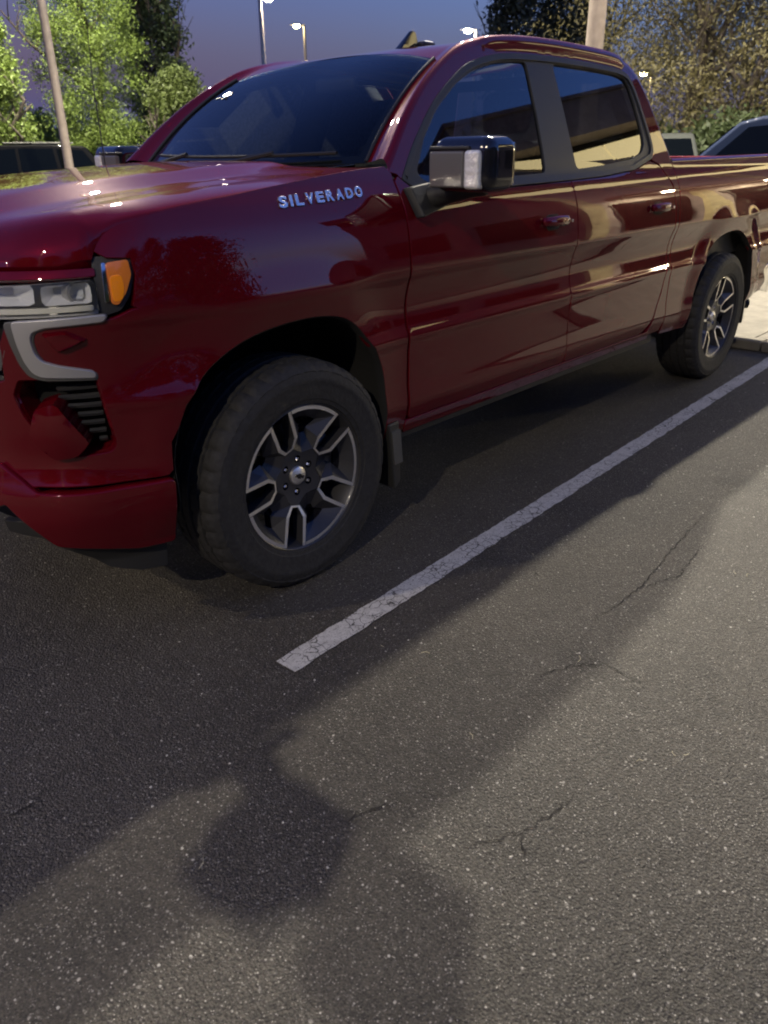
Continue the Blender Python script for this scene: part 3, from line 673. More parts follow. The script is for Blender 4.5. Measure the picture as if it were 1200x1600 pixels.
if (nrm_o[5]@(ol.mean(0)-dens[5])) < 0: nrm_o = -nrm_o
pts = [dens]
for d_ in (.002, .006, .013, .023, .037, .055, .08, .11):
    q = dens+nrm_o*d_; dmin = np.sqrt(((q[:, None]-dens[None])**2).sum(2)).min(1); pts.append(q[dmin > d_*.93])
g = np.array([(a, b) for a in np.arange(-.93, .52, .035) for b in np.arange(-.98, .99, .03)])
dmin = np.sqrt(((g[:, None]-dens[None])**2).sum(2)).min(1); g = g[inpoly(dens, g) & (dmin > .125)]; pts.append(g)
PP = np.vstack(pts); PP[len(dens):] = PP[len(dens):]
vs, es, fs, _a, _b, _c = delaunay_2d_cdt([Vector(v) for v in PP], [(i, (i+1) % len(dens)) for i in range(len(dens))], [], 0, 1e-6)
P_ = np.array([tuple(v) for v in vs]); T_ = np.array([tuple(f) for f in fs]); T_ = T_[inpoly(dens, P_[T_].mean(1))]
Z_ = hood_z(P_); V = np.c_[P_, Z_]
F = []
for t in T_:
    fn = np.cross(V[t[1]]-V[t[0]], V[t[2]]-V[t[0]]); F.append(tuple(t) if fn[2] > 0 else tuple(t[::-1]))
V = list(V); n0 = len(V); nd = len(dens)
V += [(*dens[i], dz_[i]) for i in range(nd)]+[(*(dens[i]+nrm_o[i]*.012), dz_[i]-.02) for i in range(nd)]
F += [(n0+i, n0+(i+1) % nd, n0+nd+(i+1) % nd, n0+nd+i) for i in range(nd)]
hood = mesh_obj('hood', V, F, RED, T, True)
bm = bmesh.new(); bm.from_mesh(hood.data); bmesh.ops.recalc_face_normals(bm, faces=bm.faces); bm.to_mesh(hood.data); bm.free()
# ------------------------------------------------------------------ windshield, cowl, roof
wb = lambda y: np.array([.475+.20*abs(y/.74)**2.2*.66, y, 1.402+.018*abs(y/.74)**2])
wt = lambda y: np.array([1.225-.115*abs(y/.64)**2, y, 1.850-.060*abs(y/.64)**2.5])
def ws(s_, v, off=0.):
    a = wb(s_*.738); b = wt(s_*.642); p = a+(b-a)*v; bow = .030*4*v*(1-v)
    n_ = np.array([-.6, 0, .8]); return p+n_*(bow+off)
def ws_grid(s0, s1, v0, v1, off, ns=24, nv=12):
    V = [ws(s0+(s1-s0)*i/ns, v0+(v1-v0)*j/nv, off) for i in range(ns+1) for j in range(nv+1)]
    F = [(i*(nv+1)+j, (i+1)*(nv+1)+j, (i+1)*(nv+1)+j+1, i*(nv+1)+j+1) for i in range(ns) for j in range(nv)]
    return V, F
V, F = ws_grid(-1, 1, 0, 1, 0); F = [f[::-1] for f in F]; wsh = mesh_obj('windshield', V, F, M['glass_ws'], T, True)
mb = MB()
for q in ((-1, -.94, 0, 1), (.94, 1, 0, 1), (-.94, .94, 0, .06), (-.94, .94, .93, 1)): mb.add(*ws_grid(*q, -.004, 16, 8))
mb.build('windshield_border', M['frit'], wsh, smooth=True)
mb = MB()
rail_pts = [ws(-1.0, v, .004) for v in np.linspace(0, 1, 12)]
mb.tube(rail_pts, .007, 8); mb.build('windshield_seal', M['trim'], wsh, smooth='auto')
MB().tube([p*np.array([1, -1, 1]) for p in rail_pts], .007, 8).build('windshield_seal', M['trim'], wsh, smooth='auto')
# cowl and wipers
mb = MB(); V = []; ys = np.linspace(-.80, .80, 21)
for y in ys:
    a = wb(np.clip(y, -.74, .74)); V += [(a[0]+.03, y, a[2]-.012), (a[0]-.03, y, 1.392), (a[0]-.16, y, 1.385)]
F = [(i*3+j, i*3+j+1, (i+1)*3+j+1, (i+1)*3+j) for i in range(20) for j in range(2)]
mesh_obj('cowl', V, F, M['plastic'], T)
for y0, y1 in ((-.62, -.02), (-.02, .55)):
    mb = MB(); mb.tube([ws(y/.74, .045, .022) for y in np.linspace(y0, y1, 9)], .007, 6); mb.tube([(wb(y1)[0]-.05, y1+.05, 1.40), ws(((y0+y1)/2)/.74, .05, .03)], .009, 6)
    mb.build('wiper', M['plastic'], T)
# roof rail strip from the side frame over to the roof, then the roof skin
Tp = catmull([(*ws(-1, 0)[:3],), (*ws(-1, .22),), (*ws(-1, .5),), (*ws(-1, .78),), (*ws(-1, 1),), (1.30, -.600, 1.860), (1.6, -.56, 1.890), (1.92, -.55, 1.900), (2.38, -.55, 1.897), (2.56, -.56, 1.885), (2.70, -.59, 1.855), (2.79, -.63, 1.76), (2.84, -.67, 1.62), (2.87, -.72, 1.48), (2.88, -.76, 1.39)], 5)
E3 = np.array([S(np.array([p[0]+U0]), np.array([p[1]]))[0] for p in Epath])
nE = 71
def rs(P, n):
    P = np.array(P); s_ = np.r_[0, np.cumsum(np.linalg.norm(np.diff(P, axis=0), axis=1))]; t = np.linspace(0, s_[-1], n); return np.stack([np.interp(t, s_, P[:, k]) for k in range(3)], 1)
# match stations by x so the strip runs straight across
E3 = rs(E3, nE); Tp = rs(Tp, nE)
V = []; nb = 9
for i in range(nE):
    a, b = E3[i], Tp[i]; up_ = nrmS(np.array([a[0]+U0]), np.array([a[2]]))[0]*NSGN
    tang = np.cross(up_, np.array([1, 0, 0.])); tang = tang/np.linalg.norm(tang); tang = tang if tang[2] > 0 else -tang
    if i > 50: tang = tang*(1-(i-50)/40)+np.array([.8, 0, 0])*((i-50)/40); tang /= np.linalg.norm(tang)
    L_ = np.linalg.norm(b-a); th = np.array([0, -1, .06]); p1 = a+tang*L_*.42; p2 = b+th/np.linalg.norm(th)*L_*.42
    for k in range(nb):
        t = k/(nb-1); V.append((1-t)**3*a+3*t*(1-t)**2*p1+3*t*t*(1-t)*p2+t**3*b)
F = [(i*nb+k, (i+1)*nb+k, (i+1)*nb+k+1, i*nb+k+1) for i in range(nE-1) for k in range(nb-1)]
railo = mesh_obj('roof_rail', V, F, RED, T, True)
bm = bmesh.new(); bm.from_mesh(railo.data); bmesh.ops.recalc_face_normals(bm, faces=bm.faces); bm.to_mesh(railo.data); bm.free()
i1 = int(np.argmin(np.abs(Tp[:, 0]-ws(-1, 1)[0])+np.abs(Tp[:, 2]-ws(-1, 1)[2])))
i2 = int(np.argmin(np.abs(Tp[:, 0]-2.72)))
V = []; st = Tp[i1:i2+1]; ny = 16; zc = pch([1.1, 1.225, 1.5, 1.9, 2.4, 2.7, 2.8], [1.84, 1.852, 1.895, 1.922, 1.918, 1.885, 1.86])
for i, p in enumerate(st):
    for k in range(ny+1):
        s_ = -1+2*k/ny
        x = p[0]+(1.225-st[0][0])*(1-s_*s_)*max(0, 1-i/6.) if True else p[0]
        V.append((x, -s_*p[1]*-1*-1 if False else s_*abs(p[1]), p[2]+(zc(x)-p[2])*(1-abs(s_)**2.2)))
F = [(i*(ny+1)+k, (i+1)*(ny+1)+k, (i+1)*(ny+1)+k+1, i*(ny+1)+k+1) for i in range(len(st)-1) for k in range(ny)]
roof = mesh_obj('roof', V, F, RED, T, True)
bm = bmesh.new(); bm.from_mesh(roof.data)
for f in bm.faces:
    if f.normal.z < 0: f.normal_flip()
bm.to_mesh(roof.data); bm.free()
# back of cab
bkp = lambda h, t: (2.73+.15*t, h*(.58+.16*t), 1.845-.445*t)
bq = [bkp(-1, 0), bkp(1, 0), bkp(1, 1), bkp(-1, 1)]; gq = [bkp(-.84, .13), bkp(.84, .13), bkp(.88, .86), bkp(-.88, .86)]
V = bq+gq+[(2.88, -.76, .8), (2.88, .76, .8)]
bk = mesh_obj('cab_back', V, [(0, 4, 5, 1), (1, 5, 6, 2), (2, 6, 7, 3), (3, 7, 4, 0), (3, 2, 9, 8)], RED, T)
mesh_obj('rear_window', [(p[0]+.004, p[1], p[2]) for p in gq], [(0, 3, 2, 1)], M['glass_back'], T)
# black fin antenna and flat antenna box on the roof
fy, fx = 0.0, 1.62
mb = MB(); 
side = [(-.02, 0), (.02, .035), (.075, .085), (.105, .092), (.118, .080), (.125, .04), (.15, 0)]
def finp(dy): return [(fx+a, fy+dy*(1-b/.13), 1.905+b) for a, b in side]
A = finp(-.022); B = finp(.022); n = len(A)
mb.add(A+B, [tuple(range(n)), tuple(range(2*n-1, n-1, -1))]+[(i, i+n, (i+1) % n+n, (i+1) % n) for i in range(n)])
fa = mb.build('fin_antenna', M['gloss_black'], T, bevel=.006)
MB().box((fx+.10, -.075, 1.905), (fx+.19, -.020, 1.945)).build('antenna_box', M['gloss_black'], T, bevel=.008)
MB().box((fx+.11, -.068, 1.9455), (fx+.18, -.028, 1.948)).build('antenna_cap', M['satin'], T, bevel=.001)
# mast antenna on the far fender
a0 = Vector((-1.646552, -2.90733183, 0)); dd = Vector((math.sin(R(28.95)), math.cos(R(28.95)), 0)); t_ = (.86-a0.y)/dd.y; q = a0+dd*t_
MB().tube([(q.x, q.y, 1.36), (q.x, q.y, 1.40), (q.x+.003, q.y+.006, 1.75), (q.x+.02, q.y+.012, 1.98)], [.008, .0035, .0028, .002], 6).build('mast_antenna', M['plastic'], T)

# ------------------------------------------------------------------ side details
# handles
def handle(x, z):
    bowl = interp_loop(rounded([(x, z-.028), (x+.14, z-.028), (x+.15, z), (x+.14, z+.028), (x, z+.028), (x-.012, z)], .02), 24); c_ = bowl.mean(0); bowl = bowl+np.array([U0, 0]); c_ = bowl.mean(0)
    return bowl
for x0, dr in ((1.435, door), (2.50, rdoor)):
    z0 = 1.165
    mb = MB(); n = 14; V = []
    for i in range(n):
        t = i/(n-1); x = x0+.21*t; h_ = .052*math.sin(math.pi*min(1, max(0, t*1.0)))**.45*.0+.044*math.sin(math.pi*(.04+.92*t))**.5; hh = .017+.006*math.sin(math.pi*t)
        for k in range(10):
            a = 2*math.pi*k/10; p = S(np.array([x+U0]), np.array([z0+.004+hh*math.sin(a)]), h_*.75+.011*math.cos(a))[0]; V.append(p)
    F = [(i*10+k, i*10+(k+1) % 10, (i+1)*10+(k+1) % 10, (i+1)*10+k) for i in range(n-1) for k in range(10)]+[tuple(range(9, -1, -1)), tuple(range((n-1)*10, n*10))]
    mb.add(V, F); hd = mb.build('door_handle', RED, dr, smooth=True)
    cup = panel('handle_cup', rounded([(x0+.035, z0-.034), (x0+.15, z0-.034), (x0+.15, z0+.030), (x0+.035, z0+.030)], .03, 5), M['gloss_black'], dr, off=.0015, thick=.001, gu=.02, gz=.01, h=.01, lip=.001)
    MB().tube([S(np.array([x0+.195+U0]), np.array([z0-.0]), .036)[0], S(np.array([x0+.195+U0]), np.array([z0-.0]), .042)[0]], .007, 12).build('lock_cylinder', M['chrome'], dr)
# name badge letters on the fender
def letter_mesh(ch, size, extrude):
    c = bpy.data.curves.new('c', 'FONT'); c.body = ch; c.size = size; c.extrude = extrude; c.bevel_depth = size*.02; c.offset = size*.02
    o = bpy.data.objects.new('tmp', c); col.objects.link(o); bpy.context.view_layer.update()
    dg = bpy.context.evaluated_depsgraph_get(); me = bpy.data.meshes.new_from_object(o.evaluated_get(dg)); bpy.data.objects.remove(o); return me
word = 'SILVERADO'; x = -.006; wid = {'I': .022}
for ch in word:
    me = letter_mesh(ch, .042, .0025); me.materials.clear(); me.materials.append(M['badge']); me.name = 'letter'
    vs_ = np.array([v.co[:] for v in me.vertices]); mn, mx = vs_[:, 0].min(), vs_[:, 0].max(); wl = .034 if ch != 'I' else .012
    for v in me.vertices:
        lx = (v.co.x-mn)/(mx-mn)*wl; ly = v.co.y; u_ = U0+x+lx+ly*.25; z_ = 1.303+(x+.05)*.045+ly
        p = S(np.array([u_]), np.array([z_]), .003+v.co.z)[0]; v.co = p
    o = bpy.data.objects.new('letter', me); col.objects.link(o); o.parent = fender
    x += wl+.0115
# mirror
mirr = MB()
def rbox(x0, x1, y0, y1, z0, z1): return MB().box((x0, y0, z0), (x1, y1, z1))
MX = .685
mir = rbox(MX-.075, MX+.10, -1.295, -1.035, 1.325, 1.500).build('side_mirror', M['gloss_black'], T, bevel=.048, seg=5, label='black side mirror')
rbox(MX-.086, MX-.06, -1.190, -1.042, 1.340, 1.455).build('mirror_front_panel', M['satin2'] if 'satin2' in M else M['dark_satin'], mir, bevel=.008)
rbox(MX-.082, MX-.03, -1.21, -1.04, 1.458, 1.470).build('mirror_ledge', M['plastic'], mir, bevel=.004)
rbox(MX-.090, MX-.03, -1.258, -1.192, 1.336, 1.458).build('mirror_lamp', M['white_lens'], mir, bevel=.014, seg=3)
rbox(MX+.094, MX+.104, -1.27, -1.09, 1.345, 1.48).build('mirror_glass', M['chrome'], mir, bevel=.004)
V0 = [(.585, -.93, 1.335), (.60, -.985, 1.235), (.74, -.985, 1.27), (.86, -.965, 1.315), (.72, -.93, 1.35)]
mb = MB(); mb.add([tuple(v) for v in V0]+[(v[0]+.01, v[1]-.035, v[2]+.006) for v in V0], [(0, 1, 2, 3, 4), (9, 8, 7, 6, 5)]+[(i, i+5, (i+1) % 5+5, (i+1) % 5) for i in range(5)])
mb.tube([(.70, -.97, 1.30), (.70, -1.05, 1.318), (.70, -1.15, 1.335), (.70, -1.22, 1.335)], [.045, .036, .03, .02], 12)
mb.build('mirror_arm', M['plastic'], mir, bevel=.006)

# ------------------------------------------------------------------ wheels
def make_wheel():
    wh = MB().lathe([(.262, -.105), (.268, -.125), (.28, -.134), (.31, -.142), (.345, -.143), (.375, -.138), (.398, -.126), (.409, -.112)], 96)
    # profile order out->in: outer sidewall is at -y
    o = mesh_obj('wheel', [], [], M['rubber'], T)
    prof = [(.266, -.108), (.269, -.1235), (.272, -.131), (.285, -.134), (.288, -.137), (.300, -.139), (.318, -.1415), (.345, -.143), (.349, -.1445), (.362, -.143), (.380, -.137), (.384, -.138), (.398, -.128), (.4085, -.116), (.412, -.104), (.4150, -.085), (.4155, -.080), (.4050, -.078), (.4050, -.070), (.4165, -.068), (.4175, -.032), (.4060, -.029), (.4060, -.021), (.4180, -.018), (.4180, .018), (.4060, .021), (.4060, .029), (.4175, .032), (.4165, .068), (.4050, .070), (.4050, .078), (.4155, .080), (.412, .104), (.398, .128), (.362, .143), (.30, .139), (.269, .1235), (.266, .108)]
    n = 180; V = []; m_ = len(prof)
    for k in range(n):
        t = 2*math.pi*k/n; ph = k % 5
        for i, (r_, h) in enumerate(prof):
            rr = r_
            if r_ > .4035 and abs(h) > .079 and ph == 0: rr = r_-.008
            if r_ > .41 and .03 < abs(h) < .07 and (k+int(h*60)) % 6 == 0: rr = r_-.007
            if abs(h) > .123 and .38 < r_ < .41 and ph in (0,): rr = r_-.004
            V.append((rr*math.cos(t), h, rr*math.sin(t)))
    F = [(k*m_+i, k*m_+i+1, ((k+1) % n)*m_+i+1, ((k+1) % n)*m_+i) for k in range(n) for i in range(m_-1)]
    tyre = mesh_obj('tyre', V, F, M['rubber'], o, True)
    bm = bmesh.new(); bm.from_mesh(tyre.data); bmesh.ops.recalc_face_normals(bm, faces=bm.faces)
    for e in bm.edges:
        if len(e.link_faces) == 2 and e.calc_face_angle(0) > R(32): e.smooth = False
    bm.to_mesh(tyre.data); bm.free()
    # barrel with flange
    MB().lathe([(.272, -.114), (.270, -.1235), (.266, -.1255), (.2635, -.1235), (.258, -.112), (.248, -.085), (.232, -.02), (.232, .11), (.255, .12)], 72).build('rim', M['wheel_dark'], o, smooth='auto')
    # brake disc, caliper, hub back
    MB().lathe([(.0, .0), (.175, .0), (.178, .004), (.178, .024), (.0, .024)], 48).build('brake_disc', M['steel'], o, smooth='auto')
    cb = MB()
    P = [(math.cos(R(a))*r_, math.sin(R(a))*r_) for r_, aa in ((.215, range(-28, 29, 7)), (.12, range(28, -29, -7))) for a in aa]
    cb.prism(P, lambda a, b: (a, -.035, b), lambda a, b: (a, .05, b)); cb.build('brake_caliper', M['steel'], o, bevel=.008)
    U5 = [39, 111, -177, -105, -33]
    y0 = -.115
    def rt_(r_, t, ang): a = R(ang); return (r_*math.cos(a)-t*math.sin(a), r_*math.sin(a)+t*math.cos(a))
    dep = lambda r_: y0+.028*(1-sm(r_, .02, .20)) if r_ < .25 else y0
    def P3(p, d): r_ = math.hypot(*p); return (p[0], float(y0+.040*(1-sm(r_, .04, .235))+d), p[1])
    Uo = [(.268, .040), (.15, .0335), (.116, .013), (.116, -.013), (.15, -.0335), (.268, -.040)]
    wU = .014
    Uw = [(.268, .040+wU), (.147, .0335+wU), (.109, .013+wU*.6), (.109, -.013-wU*.6), (.147, -.0335-wU), (.268, -.040-wU)]
    for j, ua in enumerate(U5):
        # machined strip round the window
        A = [rt_(r_, t, ua) for r_, t in Uo]; B = [rt_(r_, t, ua) for r_, t in Uw]
        def cl(p, r_max=.2625):
            r_ = math.hypot(*p); return (p[0]*r_max/r_, p[1]*r_max/r_) if r_ > r_max else p
        A = [cl(p) for p in A]; B = [cl(p) for p in B]; n = len(A)
        V = [P3(p, -.0035) for p in A]+[P3(p, -.0035) for p in B]+[P3(p, .045) for p in A]
        # window walls go deep
        F = [(i, i+1, n+i+1, n+i) for i in range(n-1)]
        s1 = mesh_obj('window_edge', V[:2*n], F, M['machined'], o)
        V2 = [P3(p, -.0035) for p in A]+[P3(cl((p[0]*.985, p[1]*.985)), .050) for p in A]
        mesh_obj('window_wall', V2, [(i, i+1, n+i+1, n+i) for i in range(n-1)], M['wheel_dark'], o)
        # sector between this window and the next one (clockwise pocket)
        c0 = ua+36; nA = 9; a_half = 36-math.degrees(math.atan2(.040+wU, .259)); 
        arc_o = [(.2625*math.cos(R(c0+a)), .2625*math.sin(R(c0+a))) for a in np.linspace(-a_half, a_half, nA)]
        arc_i = [(.2485*math.cos(R(c0+a)), .2485*math.sin(R(c0+a))) for a in np.linspace(-a_half*.985, a_half*.985, nA)]
        V = [P3(p, -.0035) for p in arc_o]+[P3(p, -.0035) for p in arc_i]
        mesh_obj('rim_arc', V, [(i, i+1, nA+i+1, nA+i) for i in range(nA-1)], M['machined'], o)
        # pocket outline: along first window edge in, across hub side, out along the next, back along the arc
        e1 = [cl(rt_(r_, t, ua), .2485) for r_, t in Uw[:3]]; e2 = [cl(rt_(r_, t, ua+72), .2485) for r_, t in Uw[:2:-1]]
        pk = [e1[0], e1[1], e1[2], rt_(.085, 0, c0), e2[2], e2[1], e2[0]]+arc_i[::-1][1:-1]
        # shallow facets fall from the edge to a dark void
        inn = [(.225, -.45*.1), ]
        m2 = len(pk); cen = rt_(.185, 0, c0)
        vo = []
        for i, p in enumerate(pk):
            f = .46 if i in (0, 6) or i > 6 else (.30 if i in (1, 5) else .34)
            q = (cen[0]+(p[0]-cen[0])*f, cen[1]+(p[1]-cen[1])*f); vo.append(q)
        V = [P3(p, -.002) for p in pk]+[P3(p, .040) for p in vo]
        F = [(i, (i+1) % m2, m2+(i+1) % m2, m2+i) for i in range(m2)]
        mesh_obj('spoke', V, F, M['wheel_dark'], o)
        V = [P3(p, .040) for p in vo]+[P3(p, .075) for p in vo]
        mesh_obj('pocket_wall', V, F, M['gloss_black'], o)
    # hub: centre plate with lug pockets
    plate = [rt_(r_, t, ua) for ua in sorted(U5) for r_, t in ((.109, -.016), (.109, .016))]
    plate2 = []
    us = sorted(U5)
    for ua in us:
        plate2 += [rt_(.109, -.018, ua), rt_(.109, .018, ua), rt_(.085, 0, ua+36)]
    lugs = [(.062*math.cos(R(a)), .062*math.sin(R(a))) for a in (85, 25, -35, -95, -155, 145)]
    holes = [[(cx+.0135*math.cos(t), cz+.0135*math.sin(t)) for t in np.linspace(0, 2*math.pi, 17)[:-1]] for cx, cz in lugs]
    P, TT, _ = fill(plate2, holes, .01, .01, .012)
    mesh_obj('hub_plate', [P3(p, -.001) for p in P], TT, M['wheel_dark'], o, True)
    for (cx, cz), hl in zip(lugs, holes):
        V = [P3(p, -.001) for p in hl]+[P3(p, .03) for p in hl]; k = len(hl)
        lh = mesh_obj('lug_pocket', V, [(i, (i+1) % k, k+(i+1) % k, k+i) for i in range(k)]+[tuple(range(k, 2*k))], M['gloss_black'], o)
        b_ = P3((cx, cz), 0)[1]
        MB().lathe([(0, b_-.004), (.005, b_-.003), (.0085, b_+.002), (.0085, b_+.03)], 6, 'y', (cx, 0, cz)).build('lug_nut', M['chrome'], o)
    b_ = y0+.040
    MB().lathe([(.0, b_-.016), (.028, b_-.014), (.033, b_-.010), (.0345, b_-.004), (.0345, b_+.03)], 36).build('centre_cap', M['machined'], o, smooth='auto')
    # bow-tie emblem, flat black
    bt = [(-.021, -.0055), (-.0085, -.0055), (-.0065, -.0095), (.0085, -.0095), (.0065, -.0055), (.019, -.0055), (.0215, .0055), (.0085, .0055), (.0065, .0095), (-.0085, .0095), (-.0065, .0055), (-.019, .0055)]
    ca, sa = math.cos(R(-22)), math.sin(R(-22))
    bt = [(a*ca-b*sa, a*sa+b*ca) for a, b in bt]
    MB().prism(bt, lambda a, b: (a, b_-.0175, b), lambda a, b: (a, b_-.012, b)).build('cap_emblem', M['gloss_black'], o)
    return o
wheel = make_wheel(); wheel.location = (0, -.868, .412)
for loc, rz in (((3.745, -.868, .412), 0), ((0, .868, .412), math.pi), ((3.745, .868, .412), math.pi)):
    c = copy_tree(wheel, T); c.location = loc; c.rotation_euler = (0, 0, rz)
    if rz == 0: c.rotation_euler = (0, R(18), 0)
# wheel wells, flaps
def liner(A, cx, rear):
    P = [(x, z) for x, z in A]; n = len(P); V = []
    for x, z in P:
        p = S(np.array([x+U0]), np.array([z]), -.012)[0]; V.append(p); V.append((x+(x-cx)*.06, -.60, z+(.05 if z > .6 else 0)))
    F = [(2*i, 2*i+1, 2*i+3, 2*i+2) for i in range(n-1)]
    c0 = len(V); V += [(x+(x-cx)*.06, -.60, z+(.05 if z > .6 else 0)) for x, z in P]
    F.append(tuple(range(c0, c0+n)))
    return mesh_obj('wheel_well', V, F, M['liner'], T)
lf = liner(AF, 0, False); lr = liner(AR, 3.745, True)
def lipstrip(A):   # turned edge of the arch
    V = []; n = len(A)
    cxm = np.mean([a[0] for a in A])
    for x, z in A:
        a = S(np.array([x+U0]), np.array([z]), .0)[0]; c = np.array([cxm, a[1], .5]); d = c-a; d[1] = 0; d /= np.linalg.norm(d)
        V += [a, a+d*.006+np.array([0, .006, 0]), a+d*.008+np.array([0, .035, 0])]
    F = [(i*3+k, i*3+k+1, (i+1)*3+k+1, (i+1)*3+k) for i in range(n-1) for k in range(2)]
    return V, F
V, F = lipstrip(AF); ls1 = mesh_obj('arch_lip', V, F, M['liner'], T, True)
V, F = lipstrip(AR); ls2 = mesh_obj('arch_lip', V, F, M['liner'], T, True)
fl1 = MB().add([(.43, -1.0, .50), (.50, -.99, .50), (.515, -.985, .24), (.46, -1.0, .22), (.44, -.72, .50), (.51, -.72, .50), (.52, -.72, .24), (.47, -.72, .22)], [(0, 1, 2, 3), (7, 6, 5, 4), (0, 3, 7, 4), (1, 5, 6, 2), (0, 4, 5, 1), (3, 2, 6, 7)]).build('mud_flap', M['plastic'], T, bevel=.008)
fl1b = MB().add([(.44, -1.006, .47), (.49, -1.006, .47), (.505, -1.004, .33), (.455, -1.006, .33), (.44, -.99, .47), (.49, -.99, .47), (.505, -.99, .33), (.455, -.99, .33)], [(0, 1, 2, 3), (7, 6, 5, 4), (0, 3, 7, 4), (1, 5, 6, 2), (0, 4, 5, 1), (3, 2, 6, 7)]).build('flap_bracket', M['dark_satin'], fl1)
fl2 = MB().add([(4.20, -.99, .52), (4.25, -.98, .52), (4.30, -.97, .30), (4.25, -.98, .29), (4.20, -.72, .52), (4.25, -.72, .52), (4.30, -.72, .30), (4.25, -.72, .29)], [(0, 1, 2, 3), (7, 6, 5, 4), (0, 3, 7, 4), (1, 5, 6, 2), (0, 4, 5, 1), (3, 2, 6, 7)]).build('mud_flap', M['plastic'], T, bevel=.008)
# underbody block, axles, exhaust
ub = MB().box((-.55, -.58, .42), (4.6, .58, .62)).box((.6, -.85, .46), (2.8, .85, .60)).build('chassis', M['liner'], T)
MB().tube([(3.745, -.8, .41), (3.745, .8, .41)], .06, 12).tube([(0, -.8, .36), (0, .8, .36)], .04, 10).build('axle', M['liner'], T)
MB().tube([(4.1, -.62, .42), (4.35, -.80, .41), (4.46, -.93, .40)], .035, 14).build('exhaust_tip', M['plastic'], T, smooth='auto')
# bed: inner walls, floor, rail caps, tailgate, rear bumper, tail lamp
bed_in = MB().box((2.90, -.86, .78), (4.78, .86, .80)).box((2.90, -.90, .80), (2.93, .90, 1.36)).box((2.93, -.90, .80), (4.78, -.86, 1.36)).box((2.93, .86, .80), (4.78, .90, 1.36)).build('bed_liner', M['plastic'], T)
V = []; xs = np.linspace(2.875, 4.82, 30)
for x in xs:
    p = S(np.array([x+U0]), np.array([1.382+.004*(x-2.87)]), .002)[0]
    V += [(x, p[1], p[2]+.001), (x, p[1]+.006, p[2]+.016), (x, p[1]+.025, p[2]+.022), (x, p[1]+.075, p[2]+.020), (x, p[1]+.08, p[2]-.03)]
F = [(i*5+k, (i+1)*5+k, (i+1)*5+k+1, i*5+k+1) for i in range(29) for k in range(4)]
bed_rail = mesh_obj('bed_rail', V, F, RED, T, True)
tg = MB().box((4.80, -.80, .72), (4.86, .80, 1.395)).build('tailgate', RED, T, bevel=.015)
tl = panel('tail_light', rounded([(4.76, .98), (4.84, .98), (4.85, 1.36), (4.70, 1.36), (4.72, 1.2)], .02), M['red_lens'], T, off=.004, thick=.03)
rb = MB(); rb.add([(4.50, -.985, .66), (4.62, -1.0, .70), (4.95, -.92, .72), (5.0, -.80, .72), (4.50, -.985, .50), (4.62, -1.0, .46), (4.95, -.92, .48), (5.0, -.80, .48), (5.0, .80, .72), (4.95, .92, .72), (4.62, 1.0, .70), (4.50, .985, .66), (5.0, .80, .48), (4.95, .92, .48), (4.62, 1.0, .46), (4.50, .985, .50)],
  [(0, 4, 5, 1), (1, 5, 6, 2), (2, 6, 7, 3), (3, 7, 12, 8), (8, 12, 13, 9), (9, 13, 14, 10), (10, 14, 15, 11), (0, 1, 2, 3, 8, 9, 10, 11), (4, 15, 14, 13, 12, 7, 6, 5)])
rb.build('rear_bumper', M['chrome'], T, bevel=.015)
# interior
MB().box((.60, -.70, .92), (1.0, .70, 1.335)).build('dashboard', M['dash'], T, bevel=.05, seg=4)
MB().box((.62, -.78, .55), (2.80, .78, .60)).build('cab_floor', M['cloth'], T)
for s_ in (-1, 1):
    seat = MB().box((1.30, s_*.40-.26, .78), (1.82, s_*.40+.26, .95)).build('seat', M['cloth'], T, bevel=.05, seg=3)
    MB().add([(1.72, s_*.40-.25, .92), (1.86, s_*.40-.25, .92), (2.02, s_*.40-.19, 1.50), (1.90, s_*.40-.19, 1.50), (1.72, s_*.40+.25, .92), (1.86, s_*.40+.25, .92), (2.02, s_*.40+.19, 1.50), (1.90, s_*.40+.19, 1.50)],
      [(0, 1, 2, 3), (7, 6, 5, 4), (0, 3, 7, 4), (1, 5, 6, 2), (0, 4, 5, 1), (3, 2, 6, 7)]).build('seat_back', M['cloth'], seat, bevel=.05, seg=3)
    MB().box((1.93, s_*.40-.13, 1.53), (2.04, s_*.40+.13, 1.72)).build('headrest', M['cloth'], seat, bevel=.045, seg=3)
MB().box((2.30, -.66, .80), (2.60, .66, .95)).box((2.58, -.66, .90), (2.72, .66, 1.50)).build('rear_bench', M['cloth'], T, bevel=.04)
st_ = MB(); ring = [(1.10+.055*math.sin(t)*-1, -.40+.185*math.cos(t), 1.22+.175*math.sin(t)) for t in np.linspace(0, 2*math.pi, 33)]
st_.tube(ring, .014, 8, caps=False); st_.tube([(1.10, -.58, 1.22), (1.09, -.40, 1.20), (1.10, -.22, 1.22)], .015, 6); st_.build('steering_wheel', M['plastic'], T, smooth=True)
MB().box((1.16, -.13, 1.70), (1.20, .13, 1.77)).build('rearview_mirror', M['plastic'], T, bevel=.02)
# the truck's other side
for o in (fender, door, rdoor): flip_tree(o)
for o in (cab_frame, rocker, bed_side, surround, bead, winF, winR, fascia, c_trim, lower, gb, gbar, strip, lamp, rec, blk, finl, railo, dam, fill1, lf, lr, ls1, ls2, fl1, fl2, bed_rail, tl, mir, pinch): flip_tree(o)

# ------------------------------------------------------------------ place along a compass bearing from the bay
def at(az, d): return Vector((CAM.x+d*math.sin(R(az)), CAM.y+d*math.cos(R(az)), 0))

